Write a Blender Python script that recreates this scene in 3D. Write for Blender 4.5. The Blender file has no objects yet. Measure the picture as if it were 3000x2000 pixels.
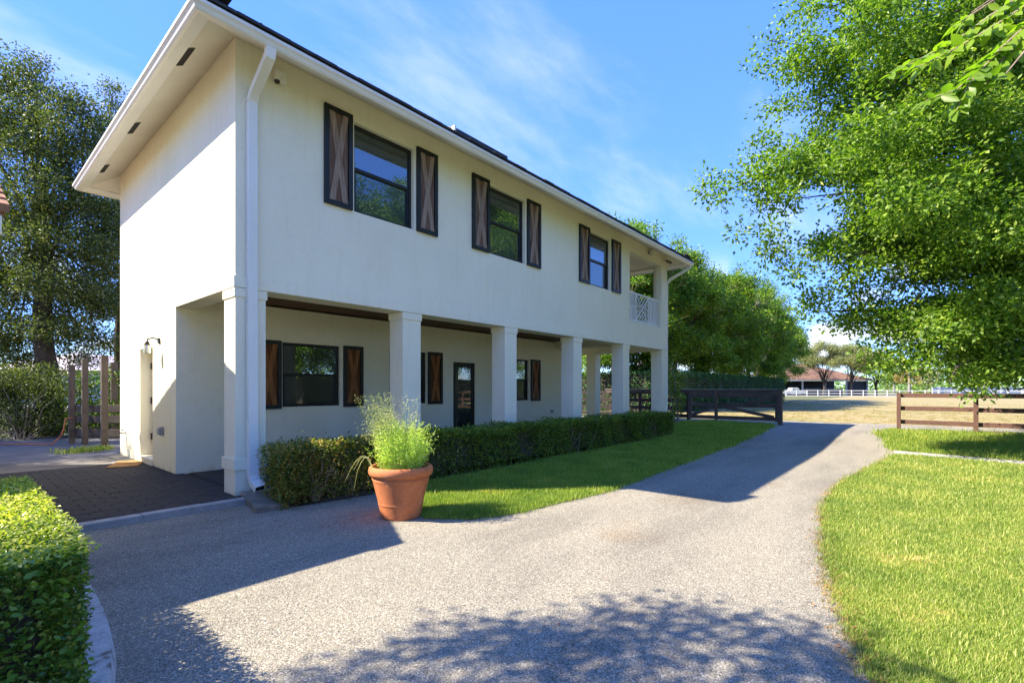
import bpy, math, random
import numpy as np
from mathutils import Vector, Matrix
random.seed(7); RNG = np.random.default_rng(7)
SC = bpy.context.scene
COL = SC.collection
# ------------------------------------------------------------------ camera, sky, sun, exposure
cam_d = bpy.data.cameras.new('camera'); cam = bpy.data.objects.new('camera', cam_d); COL.objects.link(cam)
cam.location = (-2.566, -7.146, 1.45)
cam.rotation_euler = (math.radians(90), 0, math.radians(40.557 - 90))
cam_d.sensor_width = 36.0; cam_d.lens = 17.07; cam_d.shift_y = 0.0463
cam_d.clip_start = 0.05; cam_d.clip_end = 3000
SC.camera = cam
SUN = Vector((-0.815, 0.73, 1.0)).normalized()
world = bpy.data.worlds.new('World'); SC.world = world; world.use_nodes = True
sun_d = bpy.data.lights.new('sun', 'SUN'); sun = bpy.data.objects.new('sun', sun_d); COL.objects.link(sun)
sun.rotation_euler = SUN.to_track_quat('Z', 'Y').to_euler()
sun_d.energy = 2.1; sun_d.angle = math.radians(0.5); sun_d.color = (1.0, 0.90, 0.74)
SC.view_settings.view_transform = 'Standard'; SC.view_settings.look = 'None'
SC.view_settings.gamma = 1.0; SC.view_settings.use_curve_mapping = False
SC.view_settings.exposure = 2.8
SKY_STRENGTH = 0.15

def world_nodes():
    nt = world.node_tree; nt.nodes.clear(); N = nt.nodes.new; L = nt.links.new
    out = N('ShaderNodeOutputWorld'); bg = N('ShaderNodeBackground')
    sky = N('ShaderNodeTexSky'); sky.sky_type = 'NISHITA'; sky.sun_disc = False
    sky.sun_elevation = math.asin(SUN.z); sky.sun_rotation = math.atan2(SUN.x, SUN.y)
    sky.altitude = 0; sky.air_density = 0.6; sky.dust_density = 0.0; sky.ozone_density = 4.5
    tc = N('ShaderNodeTexCoord')
    sep = N('ShaderNodeSeparateXYZ'); L(tc.outputs['Generated'], sep.inputs[0])
    # cirrus: project direction on a high plane
    mx = N('ShaderNodeMath'); mx.operation = 'MAXIMUM'; mx.inputs[1].default_value = 0.0; L(sep.outputs[2], mx.inputs[0])
    ad = N('ShaderNodeMath'); ad.operation = 'ADD'; ad.inputs[1].default_value = 0.12; L(mx.outputs[0], ad.inputs[0])
    dv = N('ShaderNodeVectorMath'); dv.operation = 'DIVIDE'; L(tc.outputs['Generated'], dv.inputs[0])
    cb = N('ShaderNodeCombineXYZ'); L(ad.outputs[0], cb.inputs[0]); L(ad.outputs[0], cb.inputs[1]); cb.inputs[2].default_value = 1.0
    L(cb.outputs[0], dv.inputs[1])
    mp = N('ShaderNodeMapping'); L(dv.outputs[0], mp.inputs[0])
    mp.inputs['Rotation'].default_value = (0, 0, math.radians(58)); mp.inputs['Scale'].default_value = (0.5, 1.3, 0.0)
    mp.inputs['Location'].default_value = (5.78, 8.44, 0)
    n1 = N('ShaderNodeTexNoise'); n1.inputs['Scale'].default_value = 1.3; n1.inputs['Detail'].default_value = 9
    n1.inputs['Roughness'].default_value = 0.62; n1.inputs['Distortion'].default_value = 0.15; L(mp.outputs[0], n1.inputs['Vector'])
    r1 = N('ShaderNodeMapRange'); r1.inputs[1].default_value = 0.50; r1.inputs[2].default_value = 0.82; r1.inputs[3].default_value = 0; r1.inputs[4].default_value = 0.45
    r1.interpolation_type = 'SMOOTHSTEP'
    L(n1.outputs[0], r1.inputs[0])
    # cumulus puffs near the horizon
    mp2 = N('ShaderNodeMapping'); L(tc.outputs['Generated'], mp2.inputs[0]); mp2.inputs['Scale'].default_value = (1, 1, 2.0)
    mp2.inputs['Location'].default_value = (0.37, 0.22, 0.0)
    n2 = N('ShaderNodeTexNoise'); n2.inputs['Scale'].default_value = 4.6; n2.inputs['Detail'].default_value = 7; n2.inputs['Roughness'].default_value = 0.52
    L(mp2.outputs[0], n2.inputs['Vector'])
    r2 = N('ShaderNodeMapRange'); r2.inputs[1].default_value = 0.53; r2.inputs[2].default_value = 0.62; r2.interpolation_type = 'SMOOTHSTEP'; L(n2.outputs[0], r2.inputs[0])
    r3 = N('ShaderNodeMapRange'); r3.inputs[1].default_value = 0.27; r3.inputs[2].default_value = 0.14; r3.interpolation_type = 'SMOOTHSTEP'; L(sep.outputs[2], r3.inputs[0])
    m3 = N('ShaderNodeMath'); m3.operation = 'MULTIPLY'; L(r2.outputs[0], m3.inputs[0]); L(r3.outputs[0], m3.inputs[1])
    mxx = N('ShaderNodeMath'); mxx.operation = 'MAXIMUM'; L(r1.outputs[0], mxx.inputs[0]); L(m3.outputs[0], mxx.inputs[1])
    hs = N('ShaderNodeHueSaturation'); hs.inputs['Saturation'].default_value = 1.16; hs.inputs['Hue'].default_value = 0.515
    # even out the glare towards the horizon, the same all round
    sb = N('ShaderNodeSeparateColor'); L(sky.outputs[0], sb.inputs[0])
    a1 = N('ShaderNodeMath'); a1.operation = 'ADD'; a1.inputs[1].default_value = 1.3; L(sb.outputs[2], a1.inputs[0])
    a2 = N('ShaderNodeMath'); a2.operation = 'DIVIDE'; a2.inputs[0].default_value = 2.75; L(a1.outputs[0], a2.inputs[1])
    vs = N('ShaderNodeVectorMath'); vs.operation = 'SCALE'; L(sky.outputs[0], vs.inputs[0]); L(a2.outputs[0], vs.inputs['Scale']); L(vs.outputs[0], hs.inputs['Color'])
    mix = N('ShaderNodeMix'); mix.data_type = 'RGBA'; L(mxx.outputs[0], mix.inputs['Factor']); L(hs.outputs[0], mix.inputs[6])
    mix.inputs[7].default_value = (1.2, 1.26, 1.36, 1)
    L(mix.outputs[2], bg.inputs[0]); bg.inputs[1].default_value = SKY_STRENGTH
    L(bg.outputs[0], out.inputs[0])
world_nodes()

# ------------------------------------------------------------------ materials
def new_mat(name):
    m = bpy.data.materials.new(name); m.use_nodes = True; m.node_tree.nodes.clear(); return m
def noise(nt, vec, scale, detail=4, rough=0.5, mapping=None):
    n = nt.nodes.new('ShaderNodeTexNoise'); n.inputs['Scale'].default_value = scale; n.inputs['Detail'].default_value = detail; n.inputs['Roughness'].default_value = rough
    if mapping:
        mp = nt.nodes.new('ShaderNodeMapping'); mp.inputs['Scale'].default_value = mapping; nt.links.new(vec, mp.inputs[0]); vec = mp.outputs[0]
    nt.links.new(vec, n.inputs['Vector']); return n
def ramp(nt, fac, stops):
    r = nt.nodes.new('ShaderNodeValToRGB'); e = r.color_ramp.elements
    while len(e) < len(stops): e.new(0.5)
    for el, (p, c) in zip(e, stops):
        el.position = p; el.color = (*c, 1)
    nt.links.new(fac, r.inputs[0]); return r
def mixc(nt, fac, a, b, mode='MIX'):
    m = nt.nodes.new('ShaderNodeMix'); m.data_type = 'RGBA'; m.blend_type = mode
    for i, v in ((0, fac), (6, a), (7, b)):
        if hasattr(v, 'links'): nt.links.new(v, m.inputs[i])
        else: m.inputs[i].default_value = v if i == 0 else (*v, 1)
    return m.outputs[2]
def surf(name, stops, scale=3.0, rough=0.8, bump=0.0, bscale=80, mapping=None, fine=0.0, fine_scale=60, spec=0.4, coord='Object', detail=5, bdist=0.01):
    """colour from a noise ramp, optional fine grain and bump"""
    m = new_mat(name); nt = m.node_tree; N = nt.nodes.new; L = nt.links.new
    out = N('ShaderNodeOutputMaterial'); b = N('ShaderNodeBsdfPrincipled'); tc = N('ShaderNodeTexCoord'); v = tc.outputs[coord]
    n = noise(nt, v, scale, detail, 0.55, mapping)
    c = ramp(nt, n.outputs[0], stops).outputs[0]
    if fine:
        n3 = noise(nt, v, fine_scale, 3, 0.6, mapping)
        c2 = ramp(nt, n3.outputs[0], [(0.3, (1 - fine,) * 3), (0.7, (1 + fine * 0.6,) * 3)]).outputs[0]
        c = mixc(nt, 1.0, c, c2, 'MULTIPLY')
    L(c, b.inputs['Base Color']); b.inputs['Roughness'].default_value = rough; b.inputs['Specular IOR Level'].default_value = spec
    if bump:
        n2 = noise(nt, v, bscale, 4, 0.6, mapping); bp = N('ShaderNodeBump'); bp.inputs['Strength'].default_value = bump; bp.inputs['Distance'].default_value = bdist
        L(n2.outputs[0], bp.inputs['Height']); L(bp.outputs[0], b.inputs['Normal'])
    L(b.outputs[0], out.inputs[0]); return m
def leaf_mat(name, stops, trans=0.35, rough=0.45, spec=0.35, patch=None):
    m = new_mat(name); nt = m.node_tree; N = nt.nodes.new; L = nt.links.new
    out = N('ShaderNodeOutputMaterial'); b = N('ShaderNodeBsdfPrincipled'); g = N('ShaderNodeNewGeometry')
    r = ramp(nt, g.outputs['Random Per Island'], stops)
    nz = noise(nt, g.outputs['Position'], 1.5, 4, 0.65)
    v = ramp(nt, nz.outputs[0], patch or [(0.32, (0.66, 0.74, 0.7)), (0.68, (1.28, 1.18, 1.05))])
    c = mixc(nt, 1.0, r.outputs[0], v.outputs[0], 'MULTIPLY'); c = mixc(nt, 1.0, c, (1.4, 1.36, 1.45), 'MULTIPLY')
    L(c, b.inputs['Base Color']); b.inputs['Roughness'].default_value = rough; b.inputs['Specular IOR Level'].default_value = spec
    t = N('ShaderNodeBsdfTranslucent')
    tcx = mixc(nt, 1.0, c, (1.25, 1.5, 0.55), 'MULTIPLY'); L(tcx, t.inputs[0])
    mx = N('ShaderNodeMixShader'); mx.inputs[0].default_value = trans; L(b.outputs[0], mx.inputs[1]); L(t.outputs[0], mx.inputs[2])
    L(mx.outputs[0], out.inputs[0]); return m
def glass_mat(name, tint, fac):
    m = new_mat(name); nt = m.node_tree; N = nt.nodes.new; L = nt.links.new
    out = N('ShaderNodeOutputMaterial'); d = N('ShaderNodeBsdfPrincipled'); d.inputs['Base Color'].default_value = (*tint, 1); d.inputs['Roughness'].default_value = 0.3
    g = N('ShaderNodeBsdfGlossy'); g.inputs['Roughness'].default_value = 0.004; g.inputs['Color'].default_value = (0.8, 0.92, 0.95, 1)
    fr = N('ShaderNodeFresnel'); fr.inputs['IOR'].default_value = 1.5
    ad = N('ShaderNodeMath'); ad.operation = 'ADD'; ad.inputs[1].default_value = fac; L(fr.outputs[0], ad.inputs[0])
    tc = N('ShaderNodeTexCoord'); nz = noise(nt, tc.outputs['Object'], 1.2, 1); bp = N('ShaderNodeBump'); bp.inputs['Strength'].default_value = 0.03; bp.inputs['Distance'].default_value = 0.05
    L(nz.outputs[0], bp.inputs['Height']); L(bp.outputs[0], g.inputs['Normal'])
    mx = N('ShaderNodeMixShader'); L(ad.outputs[0], mx.inputs[0]); L(d.outputs[0], mx.inputs[1]); L(g.outputs[0], mx.inputs[2])
    L(mx.outputs[0], out.inputs[0]); return m
def gravel_mat():
    m = new_mat('gravel'); nt = m.node_tree; N = nt.nodes.new; L = nt.links.new
    out = N('ShaderNodeOutputMaterial'); b = N('ShaderNodeBsdfPrincipled'); tc = N('ShaderNodeTexCoord'); v = tc.outputs['Object']
    vo = N('ShaderNodeTexVoronoi'); vo.inputs['Scale'].default_value = 145; L(v, vo.inputs['Vector'])
    sp = N('ShaderNodeSeparateColor'); L(vo.outputs['Color'], sp.inputs[0])
    c = ramp(nt, sp.outputs[0], [(0.0, (0.082, 0.073, 0.056)), (0.25, (0.198, 0.18, 0.138)), (0.75, (0.30, 0.274, 0.21)), (0.93, (0.405, 0.373, 0.295)), (1.0, (0.61, 0.565, 0.47))]).outputs[0]
    big = noise(nt, v, 1.0, 6, 0.62, (0.35, 1.3, 1)); cb = ramp(nt, big.outputs[0], [(0.3, (0.74, 0.73, 0.73)), (0.5, (1.0, 0.99, 0.97)), (0.7, (1.14, 1.11, 1.05))]).outputs[0]
    st = noise(nt, v, 0.55, 3, 0.5); cs = ramp(nt, st.outputs[0], [(0.60, (1, 1, 1)), (0.72, (0.90, 0.82, 0.74))]).outputs[0]; cb = mixc(nt, 1.0, cb, cs, 'MULTIPLY')
    c = mixc(nt, 1.0, c, cb, 'MULTIPLY')
    L(c, b.inputs['Base Color']); b.inputs['Roughness'].default_value = 0.9; b.inputs['Specular IOR Level'].default_value = 0.25
    bp = N('ShaderNodeBump'); bp.inputs['Strength'].default_value = 0.55; bp.inputs['Distance'].default_value = 0.005; bp.invert = True
    L(vo.outputs['Distance'], bp.inputs['Height']); L(bp.outputs[0], b.inputs['Normal']); L(b.outputs[0], out.inputs[0]); return m
M = {}
M['stucco'] = surf('cream_stucco', [(0.3, (0.77, 0.715, 0.585)), (0.7, (0.83, 0.775, 0.645))], 0.9, 0.9, 0.35, 45, fine=0.03, fine_scale=35, spec=0.2, bdist=0.006)
def stucco_mat():
    m = new_mat('cream_stucco_wall'); nt = m.node_tree; N = nt.nodes.new; L = nt.links.new
    out = N('ShaderNodeOutputMaterial'); b = N('ShaderNodeBsdfPrincipled'); tc = N('ShaderNodeTexCoord'); v = tc.outputs['Object']
    c = ramp(nt, noise(nt, v, 0.8, 5).outputs[0], [(0.3, (0.785, 0.745, 0.57)), (0.7, (0.845, 0.805, 0.63))]).outputs[0]
    s1 = ramp(nt, noise(nt, v, 2.2, 6, 0.6, (3.5, 3.5, 0.35)).outputs[0], [(0.30, (0.965, 0.955, 0.935)), (0.50, (1, 1, 1))]).outputs[0]
    s2 = ramp(nt, noise(nt, v, 9, 6, 0.65).outputs[0], [(0.28, (0.94, 0.93, 0.91)), (0.45, (1, 1, 1))]).outputs[0]
    sp = N('ShaderNodeSeparateXYZ'); L(v, sp.inputs[0]); mr = N('ShaderNodeMapRange'); mr.inputs[1].default_value = 0.0; mr.inputs[2].default_value = 0.5; L(sp.outputs[2], mr.inputs[0])
    dn = noise(nt, v, 5, 5, 0.6); ma = N('ShaderNodeMath'); ma.operation = 'ADD'; L(mr.outputs[0], ma.inputs[0]); L(dn.outputs[0], ma.inputs[1])
    s3 = ramp(nt, ma.outputs[0], [(0.38, (0.80, 0.76, 0.68)), (0.62, (1, 1, 1))]).outputs[0]
    for s in (s1, s2, s3): c = mixc(nt, 1.0, c, s, 'MULTIPLY')
    L(c, b.inputs['Base Color']); b.inputs['Roughness'].default_value = 0.92; b.inputs['Specular IOR Level'].default_value = 0.15
    h1 = noise(nt, v, 22, 5, 0.65, (0.8, 0.8, 1.5)); h2 = noise(nt, v, 70, 3, 0.6); hm = N('ShaderNodeMath'); hm.operation = 'MULTIPLY_ADD'; hm.inputs[1].default_value = 0.35; L(h2.outputs[0], hm.inputs[0]); L(h1.outputs[0], hm.inputs[2])
    bp = N('ShaderNodeBump'); bp.inputs['Strength'].default_value = 0.55; bp.inputs['Distance'].default_value = 0.012; L(hm.outputs[0], bp.inputs['Height']); L(bp.outputs[0], b.inputs['Normal'])
    L(b.outputs[0], out.inputs[0]); return m
M['stucco'] = stucco_mat()
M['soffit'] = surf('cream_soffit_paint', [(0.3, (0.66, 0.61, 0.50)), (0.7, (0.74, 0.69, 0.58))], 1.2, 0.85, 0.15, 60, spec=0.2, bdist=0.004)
M['white'] = surf('white_paint', [(0.3, (0.75, 0.735, 0.665)), (0.7, (0.81, 0.795, 0.725))], 2, 0.5, 0.03, 30, fine=0.02)
M['gutter'] = surf('gutter_paint', [(0.3, (0.70, 0.68, 0.61)), (0.7, (0.77, 0.75, 0.68))], 1.5, 0.45, 0.02, 30, fine=0.02)
M['black'] = surf('black_frame_paint', [(0.3, (0.008, 0.010, 0.010)), (0.7, (0.016, 0.018, 0.018))], 6, 0.45, 0.05, 60)
M['weathered'] = surf('weathered_wood', [(0.25, (0.09, 0.05, 0.034)), (0.5, (0.165, 0.10, 0.07)), (0.75, (0.24, 0.16, 0.112))], 3, 0.8, 0.4, 5, mapping=(12, 12, 0.9), fine=0.25, fine_scale=8, spec=0.2, bdist=0.004)
M['brace'] = surf('weathered_brace_wood', [(0.25, (0.165, 0.108, 0.076)), (0.5, (0.265, 0.19, 0.14)), (0.75, (0.36, 0.275, 0.21))], 3, 0.8, 0.4, 5, mapping=(12, 12, 0.9), fine=0.22, fine_scale=8, spec=0.2, bdist=0.004)
M['stained'] = surf('stained_wood', [(0.25, (0.075, 0.024, 0.007)), (0.5, (0.13, 0.046, 0.013)), (0.75, (0.19, 0.074, 0.022))], 3, 0.6, 0.35, 5, mapping=(12, 12, 0.9), fine=0.2, fine_scale=8, spec=0.3, bdist=0.004)
M['stained_brace'] = surf('stained_brace_wood', [(0.25, (0.15, 0.055, 0.016)), (0.5, (0.26, 0.105, 0.032)), (0.75, (0.35, 0.16, 0.055))], 3, 0.6, 0.35, 5, mapping=(12, 12, 0.9), fine=0.2, fine_scale=8, spec=0.3, bdist=0.004)
M['ceilwood'] = surf('brown_ceiling_wood', [(0.3, (0.085, 0.035, 0.016)), (0.7, (0.15, 0.065, 0.03))], 3, 0.6, 0.3, 5, mapping=(0.9, 12, 12), fine=0.2, fine_scale=8, bdist=0.004)
M['glass'] = glass_mat('dark_window_glass', (0.012, 0.02, 0.018), 0.16)
M['glass_low'] = glass_mat('screened_window_glass', (0.014, 0.022, 0.02), 0.08)
M['tile'] = surf('dark_roof_tile', [(0.3, (0.018, 0.018, 0.02)), (0.7, (0.05, 0.048, 0.047))], 4, 0.8, 0.3, 50, fine=0.2)
M['metal'] = surf('dark_bronze_metal', [(0.3, (0.02, 0.017, 0.015)), (0.7, (0.04, 0.034, 0.03))], 8, 0.4)
M['grey'] = surf('grey_plastic', [(0.3, (0.30, 0.29, 0.26)), (0.7, (0.38, 0.37, 0.33))], 8, 0.5)
M['lamp'] = glass_mat('clear_lamp_glass', (0.55, 0.55, 0.5), 0.15)
M['void'] = surf('vent_mesh_and_pipe_shade', [(0.3, (0.02, 0.017, 0.014)), (0.7, (0.045, 0.038, 0.03))], 60, 0.9)
M['gravel'] = gravel_mat()
M['pebble'] = surf('pebble', [(0.2, (0.12, 0.105, 0.09)), (0.5, (0.29, 0.255, 0.215)), (0.8, (0.56, 0.51, 0.45))], 25, 0.9, 0.1, 100)
M['paver'] = surf('dark_paver', [(0.3, (0.022, 0.021, 0.020)), (0.7, (0.046, 0.044, 0.042))], 2.5, 0.85, 0.4, 70, fine=0.3, fine_scale=90, bdist=0.006)
M['joint'] = surf('joint_sand', [(0.3, (0.012, 0.010, 0.009)), (0.7, (0.03, 0.026, 0.022))], 30, 0.95)
M['concrete'] = surf('concrete', [(0.3, (0.30, 0.28, 0.25)), (0.7, (0.43, 0.41, 0.37))], 4, 0.9, 0.3, 60, fine=0.15, fine_scale=50)
M['mossy'] = surf('mossy_concrete', [(0.30, (0.14, 0.115, 0.08)), (0.42, (0.42, 0.41, 0.39)), (0.75, (0.60, 0.59, 0.57))], 9, 0.9, 0.4, 50, fine=0.2, fine_scale=60, detail=8)
M['oldslab'] = surf('stained_concrete', [(0.3, (0.11, 0.10, 0.075)), (0.7, (0.24, 0.22, 0.17))], 4, 0.9, 0.3, 60, fine=0.15)
M['yard'] = surf('worn_asphalt', [(0.3, (0.10, 0.095, 0.09)), (0.7, (0.21, 0.195, 0.18))], 1.3, 0.95, 0.5, 60, fine=0.3, fine_scale=40)
M['soil'] = surf('lawn_soil', [(0.3, (0.09, 0.12, 0.02)), (0.5, (0.16, 0.19, 0.035)), (0.75, (0.26, 0.23, 0.08))], 2, 1.0, 0.6, 40, fine=0.35, fine_scale=30)
M['ground'] = surf('ground_turf', [(0.3, (0.07, 0.09, 0.025)), (0.7, (0.16, 0.15, 0.05))], 0.2, 1.0, 0.5, 10, fine=0.3, fine_scale=8)
M['bed'] = surf('bed_soil', [(0.3, (0.05, 0.035, 0.022)), (0.7, (0.12, 0.085, 0.055))], 5, 1.0, 0.8, 40, fine=0.4, fine_scale=40)
M['paddock'] = surf('dry_paddock_grass', [(0.25, (0.18, 0.185, 0.055)), (0.45, (0.29, 0.235, 0.085)), (0.6, (0.33, 0.26, 0.115)), (0.78, (0.40, 0.33, 0.19))], 0.22, 1.0, 0.6, 9, fine=0.3, fine_scale=7, detail=9)
M['terracotta'] = surf('terracotta', [(0.25, (0.42, 0.125, 0.042)), (0.6, (0.54, 0.18, 0.065)), (0.85, (0.62, 0.30, 0.17))], 5, 0.8, 0.15, 40, fine=0.12, fine_scale=25, detail=9)
M['potsoil'] = surf('pot_soil', [(0.3, (0.03, 0.02, 0.012)), (0.7, (0.07, 0.045, 0.03))], 20, 1.0, 0.8, 60)
M['brown'] = surf('brown_fence_paint', [(0.3, (0.10, 0.05, 0.037)), (0.7, (0.15, 0.078, 0.057))], 3, 0.7, 0.2, 8, mapping=(3, 3, 3), fine=0.12, fine_scale=20)
M['darkbrown'] = surf('dark_brown_fence_paint', [(0.3, (0.062, 0.044, 0.034)), (0.7, (0.105, 0.076, 0.06))], 3, 0.7, 0.2, 8, fine=0.12, fine_scale=20)
M['shadebrown'] = surf('shade_toned_fence_paint', [(0.3, (0.016, 0.011, 0.009)), (0.7, (0.03, 0.021, 0.017))], 3, 0.7, 0.2, 8, fine=0.12, fine_scale=20)  # fence brown darkened in colour to stand in for shade
M['tanbrown'] = surf('faded_brown_fence_paint', [(0.3, (0.082, 0.062, 0.047)), (0.7, (0.125, 0.098, 0.076))], 3, 0.8, 0.2, 8, fine=0.15, fine_scale=20)
M['coir'] = surf('coir_mat', [(0.3, (0.33, 0.17, 0.055)), (0.7, (0.45, 0.25, 0.09))], 12, 1.0, 0.6, 150, fine=0.2, fine_scale=120)
M['bark'] = surf('grey_bark', [(0.3, (0.15, 0.115, 0.085)), (0.7, (0.33, 0.28, 0.22))], 4, 0.95, 0.7, 10, mapping=(3, 3, 0.7), fine=0.3, fine_scale=15, bdist=0.02)
M['darkbark'] = surf('dark_bark', [(0.3, (0.035, 0.027, 0.021)), (0.7, (0.09, 0.07, 0.055))], 4, 0.95, 0.7, 10, mapping=(3, 3, 0.7), fine=0.3, fine_scale=15, bdist=0.02)
M['twig'] = surf('pale_twig', [(0.3, (0.16, 0.11, 0.07)), (0.7, (0.30, 0.23, 0.15))], 9, 0.9)
M['redtile'] = surf('red_clay_roof_tile', [(0.25, (0.08, 0.048, 0.04)), (0.5, (0.14, 0.08, 0.063)), (0.8, (0.27, 0.17, 0.125))], 1.1, 0.85, fine=0.3, fine_scale=3)
M['greyroof'] = surf('pale_metal_roof', [(0.3, (0.55, 0.46, 0.44)), (0.7, (0.65, 0.56, 0.53))], 1, 0.6)
M['tan_tile'] = surf('tan_roof_tile', [(0.3, (0.20, 0.085, 0.045)), (0.7, (0.42, 0.20, 0.10))], 3, 0.85, fine=0.2)
M['blue'] = surf('dark_blue_screen', [(0.3, (0.012, 0.018, 0.028)), (0.7, (0.03, 0.042, 0.06))], 2, 0.6)
M['hose'] = surf('orange_hose', [(0.3, (0.42, 0.12, 0.04)), (0.7, (0.5, 0.17, 0.06))], 5, 0.5)
M['tealrope'] = surf('teal_cord', [(0.3, (0.04, 0.16, 0.18)), (0.7, (0.07, 0.22, 0.25))], 5, 0.6)
M['pavwhite'] = surf('far_white', [(0.3, (0.40, 0.41, 0.42)), (0.7, (0.50, 0.51, 0.52))], 2, 0.6)
M['litter'] = leaf_mat('dead_leaf', [(0.0, (0.14, 0.05, 0.02)), (0.6, (0.30, 0.13, 0.045)), (1.0, (0.42, 0.26, 0.10))], 0.1)
M['lf_olive'] = leaf_mat('bright_green_leaf', [(0.0, (0.045, 0.10, 0.012)), (0.6, (0.125, 0.215, 0.024)), (1.0, (0.25, 0.33, 0.05))], 0.42)
M['lf_oak'] = leaf_mat('dark_green_leaf', [(0.0, (0.034, 0.052, 0.016)), (0.7, (0.082, 0.106, 0.032)), (1.0, (0.17, 0.185, 0.052))], 0.3, 0.5, 0.22)
M['lf_ficus'] = leaf_mat('ficus_leaf', [(0.0, (0.045, 0.105, 0.014)), (0.6, (0.125, 0.225, 0.024)), (1.0, (0.25, 0.33, 0.05))], 0.38)
M['lf_hedge'] = leaf_mat('hedge_leaf', [(0.0, (0.04, 0.078, 0.010)), (0.7, (0.12, 0.185, 0.02)), (1.0, (0.24, 0.29, 0.034))], 0.3, 0.35)
M['lf_loose'] = leaf_mat('reddish_hedge_leaf', [(0.0, (0.045, 0.08, 0.014)), (0.55, (0.13, 0.16, 0.025)), (0.85, (0.26, 0.22, 0.04)), (1.0, (0.36, 0.18, 0.06))], 0.3)
M['lf_near'] = leaf_mat('glossy_hedge_leaf', [(0.0, (0.035, 0.085, 0.012)), (0.6, (0.10, 0.18, 0.02)), (0.92, (0.20, 0.27, 0.04)), (1.0, (0.30, 0.24, 0.06))], 0.3, 0.32)
M['lf_new'] = leaf_mat('sun_toned_new_leaf', [(0.0, (0.18, 0.25, 0.02)), (0.6, (0.36, 0.40, 0.05)), (1.0, (0.52, 0.47, 0.12))], 0.35, 0.35)  # pale young leaf, colour lifted to carry sunlight on the hedge top
M['lf_far'] = leaf_mat('clipped_hedge_leaf', [(0.0, (0.03, 0.085, 0.03)), (1.0, (0.09, 0.19, 0.065))], 0.25)
M['lf_grey'] = leaf_mat('olive_grey_leaf', [(0.0, (0.13, 0.15, 0.06)), (1.0, (0.27, 0.28, 0.13))], 0.3)
M['lf_branch'] = leaf_mat('fresh_leaf', [(0.0, (0.09, 0.17, 0.010)), (0.6, (0.15, 0.24, 0.02)), (1.0, (0.23, 0.31, 0.04))], 0.5, 0.4)
M['lf_palm'] = leaf_mat('palm_leaf', [(0.0, (0.08, 0.15, 0.03)), (1.0, (0.16, 0.24, 0.05))], 0.3)
M['lf_rust'] = leaf_mat('rusty_leaf', [(0.0, (0.16, 0.14, 0.04)), (1.0, (0.34, 0.24, 0.09))], 0.3)
M['lf_pot'] = leaf_mat('light_green_leaf', [(0.0, (0.26, 0.38, 0.05)), (1.0, (0.50, 0.56, 0.18))], 0.42)
M['lf_straw'] = leaf_mat('straw_seed', [(0.0, (0.30, 0.32, 0.11)), (1.0, (0.52, 0.50, 0.27))], 0.35)
M['grass'] = leaf_mat('lawn_blade', [(0.0, (0.08, 0.145, 0.014)), (0.6, (0.18, 0.26, 0.028)), (0.9, (0.28, 0.33, 0.05)), (1.0, (0.42, 0.38, 0.14))], 0.35, 0.5, patch=[(0.30, (0.62, 0.72, 0.7)), (0.5, (0.95, 0.95, 1.0)), (0.62, (1.15, 1.05, 1.2)), (0.74, (1.75, 1.25, 2.2))])
M['edgegrass'] = leaf_mat('withered_blade', [(0.0, (0.10, 0.075, 0.02)), (0.6, (0.19, 0.135, 0.04)), (1.0, (0.30, 0.23, 0.09))], 0.25, 0.7)
M['drygrass'] = leaf_mat('dry_blade', [(0.0, (0.15, 0.15, 0.04)), (0.7, (0.23, 0.185, 0.07)), (1.0, (0.30, 0.25, 0.13))], 0.25, 0.7)

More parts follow.
